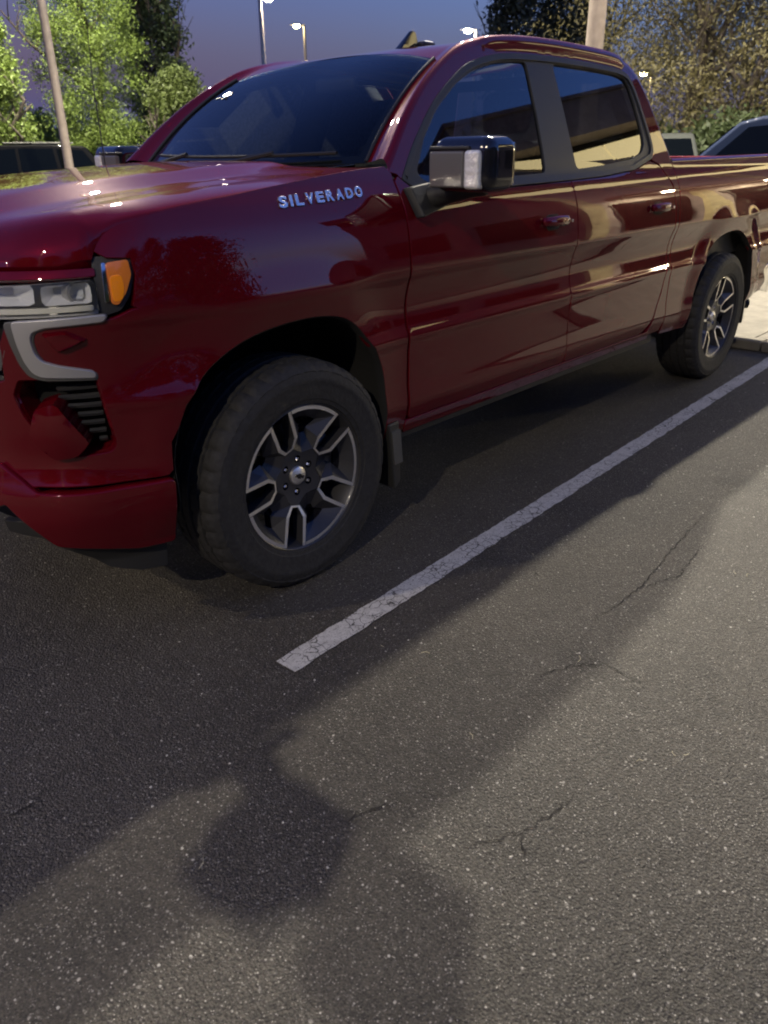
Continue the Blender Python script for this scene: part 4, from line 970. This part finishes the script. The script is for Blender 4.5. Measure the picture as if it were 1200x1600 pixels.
# ------------------------------------------------------------------ lamp posts
def lamp_post(loc, h, label, rad=.11, arm=.55, az=180, power=0, colr=WARM, lensmat='lamp_on', polem='pole', head=True, size=.35, lit_head=True, group='parking lot lamp posts'):
    o = empty('street_lamp', loc, 0, label=label, cat='lamp post', group=group)
    a = R(az); dx, dy = math.sin(a), math.cos(a)
    MB().tube([(0, 0, .75), (0, 0, h*.5), (0, 0, h+.05)], [rad, rad*.85, rad*.62], 14).build('pole', M[polem], o, smooth='auto')
    MB().lathe([(.0, .78), (.26, .78), (.29, .74), (.30, 0)], 20, 'z').build('pole_base', M['concrete'], o, smooth='auto')
    MB().tube([(0, 0, h-.05), (dx*arm, dy*arm, h+.02)], .05, 8).build('arm', M[polem], o)
    hd = MB(); u_ = Vector((dx, dy, 0)); v_ = Vector((-dy, dx, 0))
    def q(a_, b_, c_): p = u_*a_+v_*b_; return (p.x, p.y, h+c_)
    w_ = size*.5; L_ = size*1.3
    hd.add([q(arm-.05, -w_, -.02), q(arm-.05, w_, -.02), q(arm+L_, w_*.9, 0), q(arm+L_, -w_*.9, 0), q(arm-.05, -w_*.8, .11), q(arm-.05, w_*.8, .11), q(arm+L_*.9, w_*.7, .07), q(arm+L_*.9, -w_*.7, .07)],
       [(3, 2, 1, 0), (4, 5, 6, 7), (0, 1, 5, 4), (1, 2, 6, 5), (2, 3, 7, 6), (3, 0, 4, 7)])
    ho = hd.build('lamp_head', M['gloss_black'] if polem == 'dark' else M[polem], o, bevel=.01)
    rr = size*.42; cl_ = u_*(arm+L_*.45)
    MB().lathe([(0, -rr*.75), (rr*.45, -rr*.66), (rr*.8, -rr*.42), (rr, -.03), (rr*.9, .0), (0, .0)], 20, 'z', (cl_.x, cl_.y, h-.01)).build('lamp_lens', M[lensmat], ho, smooth=True)
    if power:
        ld = bpy.data.lights.new('lamp_light', 'AREA'); ld.shape = 'DISK'; ld.size = .30; ld.energy = power; ld.color = colr
        try: ld.spread = R(170)
        except Exception: pass
        lo = bpy.data.objects.new('lamp_light', ld); col.objects.link(lo); p = u_*(arm+L_*.45); lo.location = (p.x, p.y, h-.03-size*.34); lo.parent = o
    return o
# L1: the thick post behind the truck on the footway side
p = at(60.6, 12.9); L1 = lamp_post((p.x, p.y, 0), 9.05, 'thick pale lamp post rising behind the red cab roof', rad=.135, az=203, arm=.85, power=PW1, colr=(1, .90, .72), polem='pole')
# its second head, on the opposite arm
ha = R(335); hx, hy = math.sin(ha), math.cos(ha)
MB().tube([(0, 0, 9.0), (hx*.8, hy*.8, 9.06)], .05, 8).build('arm', M['pole'], L1)
MB().box((hx*1.05-.2, hy*1.05-.2, 9.02), (hx*1.05+.2, hy*1.05+.2, 9.12)).build('lamp_head', M['pole'], L1, bevel=.02)
MB().box((hx*1.05-.16, hy*1.05-.16, 8.97), (hx*1.05+.16, hy*1.05+.16, 9.018)).build('lamp_lens', M['lamp_on'], L1)
ld = bpy.data.lights.new('lamp_light', 'AREA'); ld.shape = 'DISK'; ld.size = .34; ld.energy = PW1B; ld.color = (1, .92, .76)
lo = bpy.data.objects.new('lamp_light', ld); col.objects.link(lo); lo.location = (hx*1.05, hy*1.05, 8.94); lo.parent = L1
# L2: leaning-looking post at the left, by the bright tree
p = at(26.75, 21); L2 = lamp_post((p.x, p.y, 0), 10.2, 'tan lamp post standing in front of the bright green tree at left', rad=.105, az=60, power=PW2, colr=(1, .93, .72))
p = at(39.6, 62); lamp_post((p.x, p.y, 0), 11.0, 'tall pale lamp post with white head above the windshield', rad=.20, az=95, power=PW3, polem='pole_light', size=.75, arm=.3)
p = at(42.3, 72); lamp_post((p.x, p.y, 0), 10.6, 'distant lamp post with yellowish head, right of the tall pale one', rad=.17, az=290, lensmat='lamp_yellow', polem='pole', size=.62, arm=.3)
p = at(53.2, 74); lamp_post((p.x, p.y, 0), 10.35, 'lamp post with bright head just above the roof edge of the red truck', rad=.2, az=290, lensmat='lamp_on', polem='pole_light', size=.8, arm=.3)
p = at(64.2, 60); lamp_post((p.x, p.y, 0), 5.9, 'small distant lamp glimpsed through the big bare-branched tree', rad=.1, az=290, lensmat='lamp_yellow', size=.7, arm=.3)
p = at(71.15, 26); rl = lamp_post((p.x, p.y, 0), 3.1, 'short post with orange lit box at the right edge', rad=.05, az=90, lensmat='lamp_orange', size=.3, arm=.0)
# posts out of view; the first is added to brighten the truck's front
L4 = lamp_post((-14, -7.5, 0), 10.0, 'unseen lamp post added behind the camera to light the front of the truck', az=75, power=PW4, colr=(1, .86, .66))
L5 = lamp_post((-12.0, 4.1, 0), 9.0, 'lamp post out of frame ahead of the truck', az=100, power=PW5, colr=(1, .82, .56))

# ------------------------------------------------------------------ trees
def leaf_mat(name, base, tr=.25):
    m = mat(name, base, .6); n = m.node_tree; b = n.nodes['Principled BSDF']
    gi = n.nodes.new('ShaderNodeNewGeometry'); cr = n.nodes.new('ShaderNodeValToRGB')
    cr.color_ramp.elements[0].color = (*[c*.8 for c in base], 1); cr.color_ramp.elements[1].color = (*[c*1.2 for c in base], 1)
    n.links.new(gi.outputs['Random Per Island'], cr.inputs[0]); n.links.new(cr.outputs[0], b.inputs['Base Color'])
    t = n.nodes.new('ShaderNodeBsdfTranslucent'); mx = n.nodes.new('ShaderNodeMixShader'); mx.inputs[0].default_value = tr
    o = n.nodes['Material Output']; n.links.new(cr.outputs[0], t.inputs[0]); n.links.new(b.outputs[0], mx.inputs[1]); n.links.new(t.outputs[0], mx.inputs[2]); n.links.new(mx.outputs[0], o.inputs[0])
    return m
M['leaf_bright'] = leaf_mat('leaf_bright_green', (.15, .21, .04), .3)
M['leaf_dark'] = leaf_mat('leaf_dark_green', (.05, .07, .025))
M['leaf_olive'] = leaf_mat('leaf_olive_brown', (.115, .10, .04))
M['leaf_mid'] = leaf_mat('leaf_mid_green', (.09, .12, .03))
M['leaf_cyp'] = leaf_mat('cypress_green', (.03, .04, .028), .1)
M['bark'] = mat('bark', (.055, .043, .034), .9, noise=.4, bump=.5, bscale=12)
def leaves_mesh(C, size, n_per, spread, rs_, elong=1.0, droop=0.):
    # C: cluster centres (k,3); many small quads round each
    k = len(C); tot = k*n_per
    cen = np.repeat(C, n_per, 0)+rs_.normal(size=(tot, 3))*spread*np.array([1, 1, .8])
    a = rs_.normal(size=(tot, 3)); a[:, 2] -= droop; a /= np.linalg.norm(a, axis=1)[:, None]
    b = np.cross(a, rs_.normal(size=(tot, 3))); b /= np.linalg.norm(b, axis=1)[:, None]
    s_ = size*rs_.uniform(.5, 1.3, (tot, 1)); a = a*s_*elong; b = b*s_*.5
    V = np.stack([cen-a, cen+b, cen+a, cen-b], 1).reshape(-1, 3)
    F = np.arange(tot*4).reshape(-1, 4)
    return V, F
def np_mesh(name, V, F, m, parent, **k):
    me = bpy.data.meshes.new(name); me.vertices.add(len(V)); me.vertices.foreach_set('co', np.asarray(V, np.float32).ravel())
    me.loops.add(F.size); me.loops.foreach_set('vertex_index', F.ravel().astype(np.int32)); me.polygons.add(len(F)); me.polygons.foreach_set('loop_start', np.arange(0, F.size, 4, dtype=np.int32))
    me.update(calc_edges=True); me.materials.append(m); o = bpy.data.objects.new(name, me); col.objects.link(o); o.parent = parent; return tag(o, **k)
def tree(loc, h, rad, leafm, label, seed, n_cl=260, n_leaf=34, lsize=.11, cl=.32, base=.18, shape='round', gaps=.35, name='tree', trunk_r=.16, group=None, elong=1.3, droop=0., forks=1, top=1.0):
    rs_ = np.random.default_rng(seed); o = empty(name, loc, 0, label=label, cat='tree', group=group)
    # limbs: branching polylines
    mb = MB(); tips = []
    def limb(p, d, L_, r_, lev):
        pts = [p]; q = p
        for s_ in range(4):
            d = (d+Vector(rs_.normal(size=3)*.13)+Vector((0, 0, .06))).normalized(); q = q+d*L_/4; pts.append(q)
        mb.tube(pts, [r_*(1-.14*i) for i in range(5)], 7 if lev < 2 else 5, caps=False)
        tips.extend(pts[2:] if lev > 0 else [])
        if lev < 3:
            for _ in range(3 if lev else 5):
                t_ = rs_.integers(2, 5); a = rs_.uniform(0, 6.28); out = Vector((math.cos(a), math.sin(a), rs_.uniform(.3, 1.2) if shape != 'column' else rs_.uniform(1, 2.5))).normalized()
                limb(pts[t_], (d*.5+out).normalized(), L_*rs_.uniform(.5, .7), r_*.5, lev+1)
    for f_ in range(forks):
        a = rs_.uniform(0, 6.28) if forks == 1 else f_*6.28/forks+.5
        limb(Vector((0, 0, 0)), Vector((.35*math.cos(a)*(forks > 1), .35*math.sin(a)*(forks > 1), 1)).normalized(), h*.42, trunk_r*(1 if forks == 1 else .7), 0)
    mb.build('trunk', M['bark'], o, smooth=True)
    # crown clusters
    C = []
    lobes = [(rs_.uniform(-.6, .6), rs_.uniform(-.6, .6), rs_.uniform(.15, .95), rs_.uniform(.3, .55)) for _ in range(14)]
    tries = 0
    while len(C) < n_cl and tries < n_cl*60:
        tries += 1
        z = rs_.uniform(0, 1); a = rs_.uniform(0, 6.28); rr = math.sqrt(rs_.uniform(.02, 1))
        if shape == 'round': env = math.sin(math.pi*min(1, z*.86+.12))**.6
        elif shape == 'column': env = min(1, (1-z)**.5*1.15)*min(1, z*6+.4)
        elif shape == 'cone': env = (1-z)**.75*min(1, z*5+.3)
        else: env = math.sin(math.pi*min(1, z*.8+.15))**.5
        x, y = rr*env*math.cos(a), rr*env*math.sin(a)
        if shape in ('round', 'open'):
            inside = min((math.dist((x, y, z*1.3), (lx*1.0, ly*1.0, lz*1.3))/lr) for lx, ly, lz, lr in lobes)
            if inside > 1 and rs_.uniform() > .25: continue
        # noise gaps
        if math.sin(x*7+seed)*math.sin(y*6+2*seed)*math.sin(z*11+seed) > gaps*rs_.uniform(.2, 1): continue
        C.append((x*rad, y*rad, h*(base+(1-base)*z*top)))
    C = np.array(C)
    V, F = leaves_mesh(C, lsize, n_leaf, cl, rs_, elong, droop)
    np_mesh('crown', V, F, leafm, o)
    return o
p = at(28.9, 28); tree((p.x, p.y, 0), 9.6, 1.55, M['leaf_bright'], 'bright green tree lit by the lamps, beside the left lamp post', 11, n_cl=420, n_leaf=170, lsize=.036, cl=.19, base=.10, droop=.3, shape='oval')
p = at(32.9, 33); tree((p.x, p.y, 0), 11.5, 1.25, M['leaf_dark'], 'tall dark green tree behind the bright green one', 5, n_cl=380, n_leaf=90, lsize=.07, cl=.22, base=.08, shape='column')
p = at(34.0, 27); tree((p.x, p.y, 0), 3.6, 1.05, M['leaf_mid'], 'low olive green tree beside the windshield edge', 8, n_cl=200, n_leaf=110, lsize=.045, cl=.18, base=.10, droop=.2)
p = at(22.6, 25); tree((p.x, p.y, 0), 4.7, 1.0, M['leaf_bright'], 'narrow green tree cut by the left edge', 21, n_cl=260, n_leaf=160, lsize=.045, cl=.18, base=.10, shape='oval')
p = at(25.4, 38); tree((p.x, p.y, 0), 2.9, .75, M['leaf_bright'], 'small rounded green tree between the two big left ones', 23, n_cl=90, n_leaf=40, lsize=.09, cl=.22, base=.2)
p = at(27.0, 41); tree((p.x, p.y, 0), 2.4, 1.0, M['leaf_dark'], 'dark bush behind the left parked cars', 24, n_cl=90, n_leaf=40, lsize=.10, cl=.25, base=.1, name='bush')
p = at(55.9, 40); tree((p.x, p.y, 0), 13, 1.55, M['leaf_cyp'], 'dark column-shaped tree above the roof, left one of the pair', 31, n_cl=420, n_leaf=50, lsize=.11, cl=.25, base=.05, shape='column', gaps=.9)
p = at(59.1, 41); tree((p.x, p.y, 0), 12.6, 1.75, M['leaf_cyp'], 'dark column-shaped tree above the roof, right one beside the thick post', 32, n_cl=420, n_leaf=50, lsize=.11, cl=.25, base=.05, shape='column', gaps=.9)
p = at(67.0, 23); tree((p.x, p.y, 0), 9.5, 4.0, M['leaf_olive'], 'wide brownish tree with sparse leaves and forked trunks behind the truck bed', 41, n_cl=700, n_leaf=110, lsize=.038, cl=.34, base=.14, shape='open', gaps=.8, forks=3, trunk_r=.2)
p = at(70.5, 34); tree((p.x, p.y, 0), 8.5, 4.0, M['leaf_olive'], 'brownish tree at the right edge behind the wide one', 43, n_cl=460, n_leaf=70, lsize=.05, cl=.4, base=.1, shape='open', gaps=.9, forks=2)
for k, (az, d, h, r_, lab) in enumerate(((68.8, 20, 1.9, 1.5, 'clipped dark green shrub behind the wide tree trunks'), (70.8, 21, 2.1, 1.6, 'dark green shrub at the right edge below the tree'), (65.0, 21, 1.7, 1.2, 'low shrub beside the cab corner behind the bed'))):
    p = at(az, d); tree((p.x, p.y, 0), h, r_, M['leaf_dark'], lab, 50+k, n_cl=110, n_leaf=40, lsize=.07, cl=.2, base=.1, name='shrub', gaps=1.2, trunk_r=.04)
for k, (x, y, h, r_) in enumerate(((-14, -19, 9.5, 3.6), (-8.5, -21, 11, 3.8), (-2.5, -19.5, 10, 3.6), (3.5, -21, 11.5, 3.8), (-19.5, -15, 9, 3.4), (8.6, -19, 9, 2.8), (-23, -8, 9, 3.4))):  # unseen row added so the truck's side reflects something dark
    tree((x, y, 0), h, r_, M['leaf_dark'], ('unseen dark tree added behind the camera, second from the left end', 'broad unseen dark tree added behind the camera, third from the left end', 'unseen dark tree added straight behind the camera, middle of the row', 'tallest unseen dark tree added behind the camera', 'unseen dark tree added near the left end of the row behind', 'narrow unseen dark tree added nearest the shop building', 'unseen dark tree added at the left end of the row behind')[k], 70+k, n_cl=200, n_leaf=60, lsize=.16, cl=.6, base=.06, gaps=1.2, group='unseen dark trees added behind the camera')
# far belt of trees beyond the lot, one dark mass
rs_ = np.random.default_rng(99); C = []
for k in range(2400):
    az = rs_.uniform(0, 360); d = rs_.uniform(95, 120); q = at(az, d); C.append((q.x, q.y, rs_.uniform(.3, 3.3+1.3*math.sin(az*.7)+.8*math.sin(az*1.9))))
V, F = leaves_mesh(np.array(C), .5, 16, .9, rs_)
np_mesh('far_treeline', V, F, M['leaf_dark'], None, kind='stuff')

# ------------------------------------------------------------------ parked cars
def car_paint(name, c): return mat(name, c, .45, .0, coat=.10, spec=.02)
def make_car(loc, rz, paint, label, H=1.62, L=4.6, W=1.86, style='suv', group='cars parked in the lot'):
    o = empty('parked_car', loc, rz, label=label, cat='car', group=group)
    hh = H*.60; xf = -L/2
    body = [(-L/2, .34), (-L/2-.02, .62), (-L/2+.06, .86), (-L/2+.55, hh-.06), (-L*.205, hh+.01), (L/2-.10, hh+.06), (L/2+.01, hh-.18), (L/2, .38)]
    # wheel openings cut in the lower outline
    def wc(cx): return [(cx+.37*math.cos(t), .36+.37*math.sin(t)) for t in np.linspace(0, math.pi, 9)]
    low = []
    for cx in (L*.30, -L*.305): low += [(cx+.38, .30)]+wc(cx)+[(cx-.38, .30)]
    P = [(a, b) for a, b in body]+[(L/2-.06, .30)]+low+[(-L/2+.05, .30)]
    def wid(z): return W/2*(1-.05*abs(z-.75)/.5)
    V2, T2, lp = fill(P, (), .25, .2, .2)
    mb = MB()
    for s_ in (-1, 1):
        V = []
        for x, z in V2: V.append((x, s_*(W/2-.10*max(0, (abs(x)-L*.36)/(L*.14))**2-.035*((z-.8)/.5)**2), z))
        mb.add(V, [tuple(t) for t in T2])
    lo_ = resample(P, .2); n = len(lo_); V = []
    for s_ in (-1, 1):
        for x, z in lo_: V.append((x, s_*(W/2-.10*max(0, (abs(x)-L*.36)/(L*.14))**2-.035*((z-.8)/.5)**2), z))
    mb.add(V, [(i, (i+1) % n, (i+1) % n+n, i+n) for i in range(n)])
    bo = mb.build('body', paint, o, smooth='auto')
    # greenhouse
    g0 = -L*.21; gr = L/2-.14 if style == 'suv' else L*.36
    gp = [(g0-.18, hh-.02), (g0+.55, H-.07), (g0+.80, H-.01), (L*.18, H), (gr-.45, H-.05), (gr, hh+.04)]
    def gh(scale, zlo, zhi): pass
    mb = MB(); n = len(gp)
    yb, yt = W/2-.09, W/2-.30
    def gy(z): return yb+(yt-yb)*(z-hh)/(H-hh)
    V = [(x, -gy(z), z) for x, z in gp]+[(x, gy(z), z) for x, z in gp]
    mb.add(V, [tuple(range(n)), tuple(range(2*n-1, n-1, -1))]+[(i, i+n, (i+1) % n+n, (i+1) % n) for i in range(n)])
    mb.build('cabin', paint, o, bevel=.05)
    wy = lambda z: gy(z)+.006
    wins = [[(g0+.10, hh+.05), (g0+.66, H-.13), (g0+1.15, H-.09), (g0+1.15, hh+.05)], [(g0+1.22, hh+.05), (g0+1.22, H-.09), (g0+2.0, H-.10), (g0+2.05, hh+.06)]]
    if style == 'suv': wins.append([(g0+2.13, hh+.07), (g0+2.08, H-.11), (gr-.52, H-.14), (gr-.22, hh+.12)])
    for s_ in (-1, 1):
        for wn in wins:
            V = [(x, s_*wy(z), z) for x, z in wn]; mesh_obj('window', V, [tuple(range(len(wn))) if s_ < 0 else tuple(range(len(wn)))[::-1]], M['car_glass'], o)
    f0 = gp[0]; f1 = gp[1]; off_ = Vector((-.02, 0, .015))
    for (a, b, nm) in ((gp[0], gp[1], 'windshield'), (gp[5], gp[4], 'rear_window')):
        sx = -1 if nm == 'windshield' else 1
        pa = [(a[0]+(b[0]-a[0])*t, a[1]+(b[1]-a[1])*t) for t in (.12, .92)]
        V = [(pa[0][0]+sx*.015, -gy(pa[0][1])+.09, pa[0][1]+.012), (pa[0][0]+sx*.015, gy(pa[0][1])-.09, pa[0][1]+.012), (pa[1][0]+sx*.015, gy(pa[1][1])-.08, pa[1][1]+.012), (pa[1][0]+sx*.015, -gy(pa[1][1])+.08, pa[1][1]+.012)]
        mesh_obj(nm, V, [(0, 1, 2, 3)], M['car_glass'], o)
    for cx in (-L*.305, L*.30):
        for s_ in (-1, 1):
            wl = MB().lathe([(.20, -.10), (.30, -.11), (.335, -.08), (.335, .08), (.20, .10)], 28).build('wheel', M['rubber'], o, smooth='auto'); wl.location = (cx, s_*(W/2-.12), .335)
            MB().lathe([(0, -s_*.0-.085), (.06, -.09), (.07, -.07), (.19, -.095), (.205, -.105), (.205, .0)] if s_ < 0 else [(0, .085), (.06, .09), (.07, .07), (.19, .095), (.205, .105), (.205, .0)], 20).build('rim', M['satin'], wl, smooth='auto')
    for s_ in (-1, 1):
        MB().box((-L/2-.01, s_*.62-.20, .66), (-L/2+.22, s_*.62+.20, .78)).build('headlight', M['white_lens'], o, bevel=.02)
        MB().box((L/2-.16, s_*.68-.16, .82), (L/2+.015, s_*.68+.16, 1.0)).build('tail_light', M['red_lens'], o, bevel=.02)
        MB().box((g0+.02, s_*(W/2+.06)-.09, hh+.04), (g0+.16, s_*(W/2+.06)+.09, hh+.17)).build('side_mirror', paint, o, bevel=.03)
        for hx in (g0+.95, g0+1.85):
            MB().box((hx, s_*(W/2-.005)-.015, hh-.12), (hx+.17, s_*(W/2-.005)+.015, hh-.09)).build('door_handle', M['chrome'], o, bevel=.005)
        if style == 'suv': MB().tube([(g0+.9, s_*(yt-.02), H+.03), (L*.32, s_*(yt-.02), H+.02)], .018, 6).build('roof_rail', M['plastic'], o)
    MB().box((-L/2-.03, -.50, .50), (-L/2+.05, .50, .74)).build('grille', M['plastic'], o, bevel=.02)
    MB().box((-L/2-.045, -.18, .42), (-L/2-.02, .18, .50)).build('number_plate', M['satin'], o)
    return o
M['car_glass'] = mat('car_window', (.0015, .002, .002), .08, spec=.25)
BLK = car_paint('black_car_paint', (.004, .004, .005)); GRY = car_paint('grey_car_paint', (.045, .048, .045)); SIL = car_paint('silver_car_paint', (.30, .31, .32)); DBL = car_paint('dark_blue_car_paint', (.012, .018, .04))
def car(az, d, face, *a, **k):
    p = at(az, d); return make_car((p.x, p.y, 0), R(face), *a, **k)
car(23.4, 23, -25, BLK, 'black sport utility car parked leftmost below the green trees', H=1.72, L=4.7)
car(31.2, 25.5, -25, BLK, 'black car parked between the left lamp post and the windshield', H=1.66, L=4.8)
car(18.0, 26, -25, DBL, 'dark car parked beyond the left edge', H=1.7)
car(27.2, 34, -20, DBL, 'dark car farther back between the two black ones', H=1.6)
car(72.5, 11.9, -78, DBL, 'dark car with big windshield cut by the right edge, past the footway', H=1.80, L=4.9)
car(65.1, 17.5, 25, GRY, 'grey sport utility car seen over the truck bed', H=1.72, L=3.9)

# ------------------------------------------------------------------ shop building at the right, lit under its canopy
b0 = empty('shop_building', (0, 0, 0), label='grey shop building with a glowing cream band under its roof edge', cat='building')
BX, BY, BD, BE = -3.2, 0.0, -8.0, 22.0
b0.location = (15.8, -6.3, 0); b0.rotation_euler = (0, 0, R(12))
def bbox(name, a, b, m, parent=b0, **k): return MB().box(a, b).build(name, m, parent, **k)
M['band_glow'] = mat('glow_band_panel', (.6, .52, .34), .5, emis=(1, .80, .38), es=SOF)  # panels glow themselves, in place of lamps lighting the band
bbox('wall', (BX+.3, BD, 0), (BE, BY-.3, 6.75), M['stucco'])
bbox('wall', (BX+.4, BD, 6.75), (BE, BY-.36, 7.62), M['liner'])
bbox('fascia', (BX, BD, 7.62), (BE+.4, BY-.02, 8.60), M['stucco'])
bbox('roof_edge', (BX-.05, BD, 8.60), (BE+.5, BY+.03, 8.70), M['stucco'])
for i in range(12):
    x0 = BX+.5+i*2.0
    bbox('glow_panel', (x0+.04, BY-.355, 6.78), (x0+1.96, BY-.30, 7.40), M['band_glow'])
for j in range(3):
    y0 = BY-1.0-2.0*j
    bbox('glow_panel', (BX+.33, y0-1.96, 6.78), (BX+.39, y0-.04, 7.40), M['band_glow'])
for i in range(7):
    x0 = BX+.2+i*4.0
    bbox('pilaster', (x0, BY-.30, 0), (x0+.5, BY-.12, 6.5), M['cream'])
bbox('canopy', (BX+1.4, BY-.3, 3.6), (BE-3, BY+1.3, 3.85), M['dark_satin'])
def dl_(x, y, z):
    MB().lathe([(0, 0), (.15, 0), (.17, .02), (.17, .05)], 20, 'z', (x, y, z-.05)).build('downlight', M['downlight'], b0)
    ld = bpy.data.lights.new('downlight_light', 'AREA'); ld.shape = 'DISK'; ld.size = .3; ld.energy = PWB; ld.color = (1, .84, .50)
    lo = bpy.data.objects.new('downlight_light', ld); col.objects.link(lo); lo.location = (x, y, z-.08); lo.parent = b0
M['downlight'] = lamp_lens('downlight_lens', (1, .88, .6), 4)
for i in range(5): dl_(BX+2.2+4.0*i, BY+.7, 3.58)
for i in range(5):
    x0 = BX+1.2+i*4.0
    wf = bbox('window_frame', (x0, BY-.34, .4), (x0+2.6, BY-.26, 3.0), M['dark_satin']); bbox('shop_glass', (x0+.06, BY-.30, .46), (x0+2.54, BY-.245, 2.94), M['car_glass'], wf)
for j in range(2):
    y0 = BY-1.2-j*3.4
    wf = bbox('window_frame', (BX+.26, y0-2.4, .9), (BX+.34, y0, 3.0), M['dark_satin']); bbox('shop_glass', (BX+.23, y0-2.34, .96), (BX+.30, y0-.06, 2.94), M['car_glass'], wf)
mesh_obj('shop_forecourt', [(9.25, -24, .074), (40, -24, .074), (40, -3.2, .074), (9.25, -3.2, .074)], [(0, 1, 2, 3)], M['concrete'], kind='structure')

# lamp light fixed

# ------------------------------------------------------------------ final: nothing overlaps the photographer's spot
